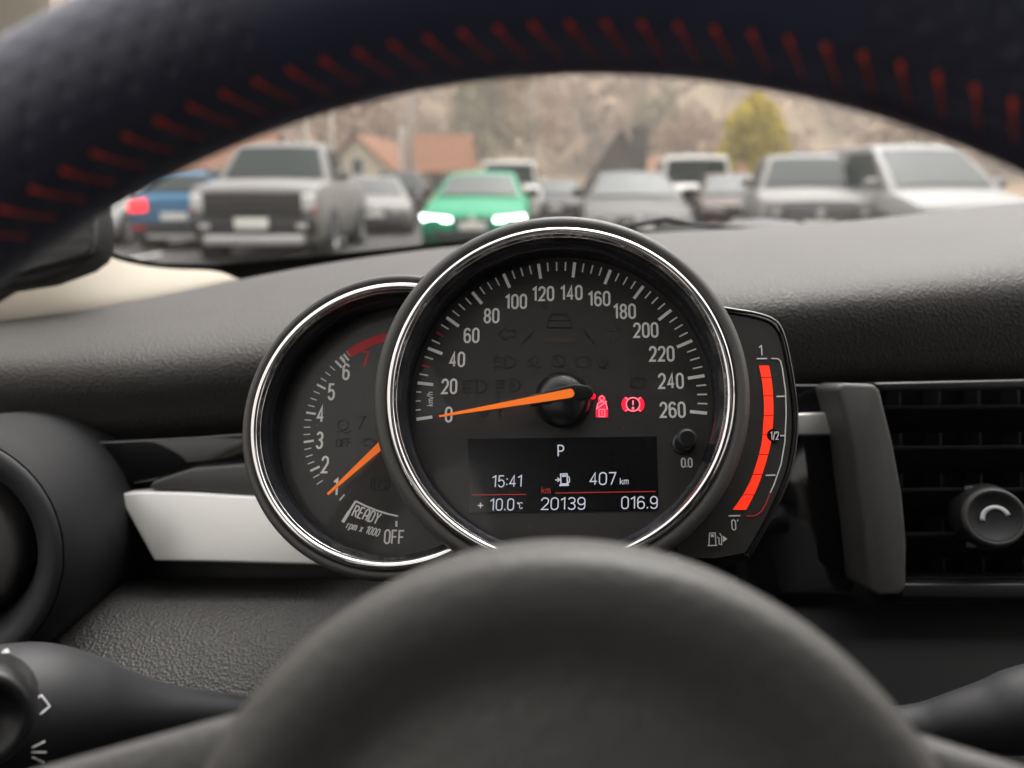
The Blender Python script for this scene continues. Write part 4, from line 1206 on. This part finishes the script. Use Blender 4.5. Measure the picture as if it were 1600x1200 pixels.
def car(kind, name, label, px, d, yaw, pm, lit=False, rearlit=False, badge=True, wscale=1.0, group=None, cat='car'):
    sp_ = SPEC[kind]
    L, Wd, clr, H = sp_['L'], sp_['Wd'] * wscale, sp_['clr'], sp_['roof']
    c = W(px, 295, d)
    # nose is on the thing's -y side; (px, d) places the middle of the nose
    T = Matrix.Translation((c.x, c.y, 0)) @ Matrix.Rotation(radians(yaw), 4, 'Z')
    if rearlit is not False and rearlit is not None:
        T = T @ Matrix.Translation((0, L, 0)) @ Matrix.Rotation(pi, 4, 'Z')
    t = thing(name, label, cat, T, group)
    hw = Wd / 2
    prof = sp_['top']
    def top(y):
        for (a, za), (b_, zb) in zip(prof, prof[1:]):
            if a <= y <= b_: return za + (zb - za) * (y - a) / (b_ - a)
        return prof[-1][1]
    def width(y):
        f = min(1, (y / .55)) if y < .55 else 1
        r_ = min(1, (L - y) / .4) if y > L - .4 else 1
        return hw * (.84 + .16 * sqrt(max(0, 1 - (1 - f) ** 2))) * (.90 + .10 * sqrt(max(0, 1 - (1 - r_) ** 2)))
    ys = [0, .06, .15, .3, .5, .8, 1.2, 1.6, 2.2, 2.8, 3.4, L - .9, L - .5, L - .2, L - .06, L]
    rows = []
    for y in ys:
        wv, zt = width(y), top(min(y, L))
        zb = clr + (.10 if y < .1 or y > L - .1 else 0)
        sh = zt - .10 if zt - .10 > zb + .2 else zb + .2
        rows.append([(0, y, zb), (wv * .86, y, zb), (wv * .97, y, zb + .10), (wv, y, zb + (sh - zb) * .55), (wv * .985, y, sh - .03), (wv * .93, y, zt - .02), (wv * .80, y, zt + .012), (wv * .4, y, zt + .035), (0, y, zt + .045)])
    full = [r_ + [(-x, y, z) for x, y, z in r_[-2:0:-1]] for r_ in rows]
    g = Geo(); g.grid(full, closed=True)
    n_ = len(full[0]); g.f.append(tuple(range(n_))[::-1]); q = (len(full) - 1) * n_; g.f.append(tuple(range(q, q + n_)))
    o = g.build('body', pm, t); split(o, 45)
    # glasshouse: pillars and roof in body colour, panes a little proud of it
    y0, y1, y2, y3 = sp_['gh']
    bw, rw = hw * .90, hw * .90 - sp_['inset']
    zb0, zb1 = top(y0) + .0, top(y3) + .0
    P = [(-bw, y0, zb0), (bw, y0, zb0), (bw, y3, zb1), (-bw, y3, zb1), (-rw, y1, H - .05), (rw, y1, H - .05), (rw, y2, H - .04), (-rw, y2, H - .04)]
    rows = []
    for (y, z, wv) in [(y0, zb0, bw), (y0 + (y1 - y0) * .5, zb0 + (H - .05 - zb0) * .54, bw + (rw - bw) * .5), (y1, H - .05, rw), (y1 + .12, H - .012, rw), ((y1 + y2) / 2, H, rw), (y2 - .12, H - .012, rw), (y2, H - .05, rw), (y2 + (y3 - y2) * .5, zb1 + (H - .05 - zb1) * .54, bw + (rw - bw) * .5), (y3, zb1, bw)]:
        rows.append([(-wv, y, z - .02), (-wv * .95, y, z), (-wv * .5, y, z + .018), (0, y, z + .024), (wv * .5, y, z + .018), (wv * .95, y, z), (wv, y, z - .02)])
    g = Geo(); g.grid(rows)
    def side(s_):
        return [(s_ * bw, y0, zb0 - .02), (s_ * (bw + (rw - bw) * .5), y0 + (y1 - y0) * .5, zb0 + (H - .05 - zb0) * .54 - .02), (s_ * rw, y1, H - .07), (s_ * rw, y1 + .12, H - .032), (s_ * rw, (y1 + y2) / 2, H - .02), (s_ * rw, y2 - .12, H - .032), (s_ * rw, y2, H - .07), (s_ * (bw + (rw - bw) * .5), y2 + (y3 - y2) * .5, zb1 + (H - .05 - zb1) * .54 - .02), (s_ * bw, y3, zb1 - .02)]
    for s_ in (-1, 1):
        p = side(s_)
        g.add(p, [tuple(range(len(p)))])
    o = g.build('roof', pm, t); split(o, 40)
    def pane(name, A, B, C_, D, nrm, mg=(.06, .08), off=.03):
        A, B, C_, D = (Vector(v) for v in (A, B, C_, D))
        f = lambda u, v: (A.lerp(B, u)).lerp(D.lerp(C_, u), v) + Vector(nrm) * off
        m0, m1 = mg
        rows = [[f(m0 + (1 - 2 * m0) * i / 6, m1 + (1 - 2 * m1) * j / 3) + Vector(nrm) * (.02 * (1 - (2 * i / 6 - 1) ** 2)) for i in range(7)] for j in range(4)]
        g = Geo(); g.grid(rows)
        return g.build(name, 'carglass', t)
    nf = Vector((0, -(H - zb0), y1 - y0)).normalized(); nr_ = Vector((0, H - zb1, y3 - y2)).normalized()
    pane('windscreen', P[0], P[1], P[5], P[4], nf, (.06, .09))
    pane('rear_window', P[2], P[3], P[7], P[6], nr_, (.08, .14))
    for s_ in (-1, 1):
        ns = Vector((s_, 0, .25)).normalized()
        yb = (y0 + y3) / 2
        def at(y, up):
            lo = Vector((s_ * bw, y, zb0 + (zb1 - zb0) * (y - y0) / (y3 - y0)))
            hi = Vector((s_ * rw, min(max(y, y1), y2), H - .06))
            return hi if up else lo
        for (a, b_) in ((y0 + .12, yb - .03), (yb + .03, y3 - .12)):
            pane('side_window', at(a, 0), at(b_, 0), at(min(b_, y2), 1), at(max(a, y1), 1), ns, (.05, .10), .012)
    # front: grille, lamps, bumper, plate
    zn = top(.1)
    fw = width(.05)
    def fbox(name, m_, x, z, sx, sz, y=-.012, sy=.05, par=t, bv=.012, lab=None):
        g = Geo(); g.box((x, y, z), (sx, sy, sz)); o = g.build(name, m_, par, smooth=False, label=lab); bev(o, min(bv, sz * .3), 2); return o
    bmid = clr + (zn - clr) * .45
    if kind == 'pickup':
        fbox('grille', 'trim', 0, .88, 1.46, .37)
        for k in range(3):
            fbox('grille_bar', 'grey_paint', 0, .775 + .105 * k, 1.36, .024, -.045, .02)
        for s_ in (-1, 1):
            fbox('headlight', 'lamp', s_ * (fw - .13), .90, .22, .26, .015, .10, bv=.04)
            fbox('indicator', 'rear', s_ * (fw - .03), .80, .05, .10, .03, .10)
            fbox('fog_lamp', 'lamp', s_ * (fw - .22), .56, .16, .07, -.06, .06)
        fbox('bumper', 'trim', 0, .56, 1.90, .25, .0, .16, bv=.05)
        fbox('skid_bumper', 'skid', 0, .36, 1.50, .15, -.05, .16, bv=.05)
        fbox('number_plate', 'plate', -.02, .60, .50, .17, -.10, .02)
    else:
        gz = zn - .10 - .12 * (kind in ('boxy', 'suv'))
        gh_ = {'sedan': .14, 'suv': .32, 'boxy': .26, 'mpv': .16, 'hatch': .12}[kind]
        gw = {'sedan': .66, 'suv': 1.06, 'boxy': .84, 'mpv': .90, 'hatch': .70}[kind]
        fbox('grille', 'trim', 0, gz - .02, gw, gh_, -.008)
        if kind in ('suv', 'boxy', 'mpv'):
            for k in range(2):
                fbox('grille_bar', 'skid', 0, gz - .02 + (k - .5) * gh_ * .4, gw * .94, .03, -.04, .02)
        if badge:
            g = Geo(); g.lathe([(.0, 0), (.065, 0), (.07, .012), (.05, .02), (0, .022)], 20); o = g.build('badge', 'skid', t)
            o.location = (0, -.045, gz + .02); o.rotation_euler = (pi / 2, 0, 0)
        for s_ in (-1, 1):
            g = Geo()
            x0_, x1_ = s_ * gw * .56, s_ * (fw + .01)
            zl = gz + .03
            if kind == 'boxy':
                g.lathe([(0, .05), (.07, .045), (.11, .02), (.12, 0)], 20); o = g.build('headlight', 'lamp', t); o.location = (s_ * (gw * .5 + .18), -.01, zl - .02); o.rotation_euler = (pi / 2, 0, 0)
            else:
                g.prism([(x0_, zl - .035), (x1_, zl - .02), (x1_ + s_ * .02, zl + .065), (x0_, zl + .02)], -.02, .07)
                vv = [(x, -h, z) for x, z, h in g.v]
                vv = [(x, (-.035 if y_ < 0 else .06) + (.10 if abs(x) > gw * .6 else 0), z) for (x, y_, z) in vv]
                o = obj('headlight', vv, g.f, 'lit' if lit else 'lamp', t, smooth=False)
            fbox('fog_lamp', 'lamp' if kind != 'sedan' else 'trim', s_ * (fw - .22), clr + .20, .16, .08, .03, .1)
        fbox('bumper', 'trim' if kind != 'mpv' else pm, 0, clr + .14, fw * 1.5, .16, -.02, .10, bv=.03)
        fbox('number_plate', 'plate', 0, clr + .30, .46, .12, -.06, .02)
    # rear
    for s_ in (-1, 1):
        zz = top(L - .1) - .16
        g = Geo(); g.box((s_ * (hw * .90 - .12), L - .005, zz), (.34, .07, .24)); o = g.build('rear_lamp', 'rearlit' if rearlit else 'rear', t, smooth=False); bev(o, .04, 3)
        g = Geo(); g.box((s_ * (hw * .78), L + .025, clr + .22), (.26, .03, .06)); g.build('reflector', 'rear', t, smooth=False)
    g = Geo(); g.box((0, L + .0, clr + .18), (Wd * .84, .06, .26)); bev(g.build('rear_bumper', 'trim', t, smooth=False), .02)
    g = Geo(); g.box((0, L + .03, clr + .06), (Wd * .6, .05, .07)); g.build('rear_skid', 'skid', t, smooth=False)
    g = Geo(); g.box((0, L + .02, top(L) - .26), (.48, .03, .13)); g.build('number_plate', 'plate', t, smooth=False)
    # mirrors
    for s_ in (-1, 1):
        g = Geo()
        rows = []
        for k in range(7):
            a = pi * k / 6 - pi / 2
            rr = max(.02, cos(a))
            rows.append([(s_ * (bw + .14 + .13 * sin(a)), y0 + .35 + .07 * rr * cos(b_), zb0 + .12 + .09 * rr * sin(b_)) for b_ in [2 * pi * j / 10 for j in range(10)]])
        g.grid(rows, closed=True)
        g.build('mirror', pm if kind != 'sedan' else 'trim', t)
    # wheels
    wf, wr, R_ = sp_['wheel']
    for y in (wf, wr):
        for s_ in (-1, 1):
            g = Geo(); g.lathe([(R_ + .06, -.30), (R_ + .06, .004), (R_ - .12, .004)], 28); o = g.build('wheel_arch', 'trim', t)
            rot = Matrix.Rotation(s_ * pi / 2, 4, 'Y')
            o.matrix_local = Matrix.Translation((s_ * (width(y) + .002), y, R_ + .02)) @ rot
            g = Geo(); g.lathe([(R_ * .62, .0), (R_ * .68, .012), (R_ - .03, .012), (R_, -.01), (R_, -.20), (R_ * .6, -.21)], 32); o = g.build('wheel', 'tyre', t)
            o.matrix_local = Matrix.Translation((s_ * (width(y) + .004), y, R_)) @ rot
            q = Geo(); q.lathe([(R_ * .62, -.005), (R_ * .56, -.012), (R_ * .52, -.05), (.09, -.05), (.075, -.012), (0, -.01)], 30)
            for k in range(5):
                a = 2 * pi * k / 5
                q.box((cos(a) * R_ * .32, sin(a) * R_ * .32, -.022), (R_ * .55, .06, .025), Matrix.Rotation(a, 3, 'Z'))
            r_ = q.build('rim', 'rimm', o)
            split(r_)
    return t

car('pickup', 'pickup_truck', 'silver pickup truck with dark grille and pale metal front bumper', 393, 11.5, 3, 'silver_paint', cat='pickup')
car('hatch', 'parked_car', 'blue hatchback seen from behind with red rear lamps', 268, 14.0, 2, 'blue_paint', rearlit=True)
car('hatch', 'parked_car', 'white car beside the blue hatchback, mostly hidden by the wheel rim', 92, 14.5, 4, 'white_paint')
car('sedan', 'parked_car', 'silver car tucked close beside the silver pickup', 585, 18.5, 10, 'silver_paint')
car('suv', 'parked_car', 'dark car parked behind the silver pickup below the cream gable', 622, 24.5, 6, 'dark_paint')
car('sedan', 'parked_car', 'bright green sedan with lit headlights', 738, 12.8, -2, 'green_paint', lit=True)
car('boxy', 'parked_car', 'tall white car parked behind the bright green sedan', 790, 20.5, -3, 'white_paint')
car('sedan', 'parked_car', 'dark low car in the gap between the green and grey sedans', 868, 25, -5, 'dark_paint')
car('sedan', 'parked_car', 'matt grey sedan between the green sedan and the white boxy car', 1000, 12.4, -5, 'grey_paint')
car('boxy', 'parked_car', 'boxy white off-road car in front of the yellow green tree', 1098, 17.0, -7, 'white_paint')
car('hatch', 'parked_car', 'bronze dark car squeezed beside the silver grey one with a star badge', 1166, 15.0, -8, 'bronze_paint')
car('suv', 'parked_car', 'silver grey car with dark windscreen and bright grille badge', 1285, 11.9, -13, 'silver_paint')
car('mpv', 'parked_car', 'pale silver people carrier at the end of the row', 1548, 10.6, 2, 'pale_paint')
car('hatch', 'parked_car', 'lime green small car glimpsed behind the silver pickup', 322, 30, 0, 'lime_paint')

# ------------------------------------------------------------------ the air between here and the hill
m = bpy.data.materials.new('haze air')
m.use_nodes = True
n = m.node_tree
n.nodes.remove(n.nodes['Principled BSDF'])
pv = n.nodes.new('ShaderNodeVolumePrincipled')
pv.inputs['Density'].default_value = HAZE
pv.inputs['Color'].default_value = (1.0, 0.935, 0.86, 1)
pv.inputs['Anisotropy'].default_value = 0.2
n.links.new(pv.outputs[0], n.nodes['Material Output'].inputs['Volume'])
g = Geo(); g.box((0, 0, 99), (3400, 3400, 202)); o = g.build('haze', m, smooth=False); o['kind'] = 'stuff'
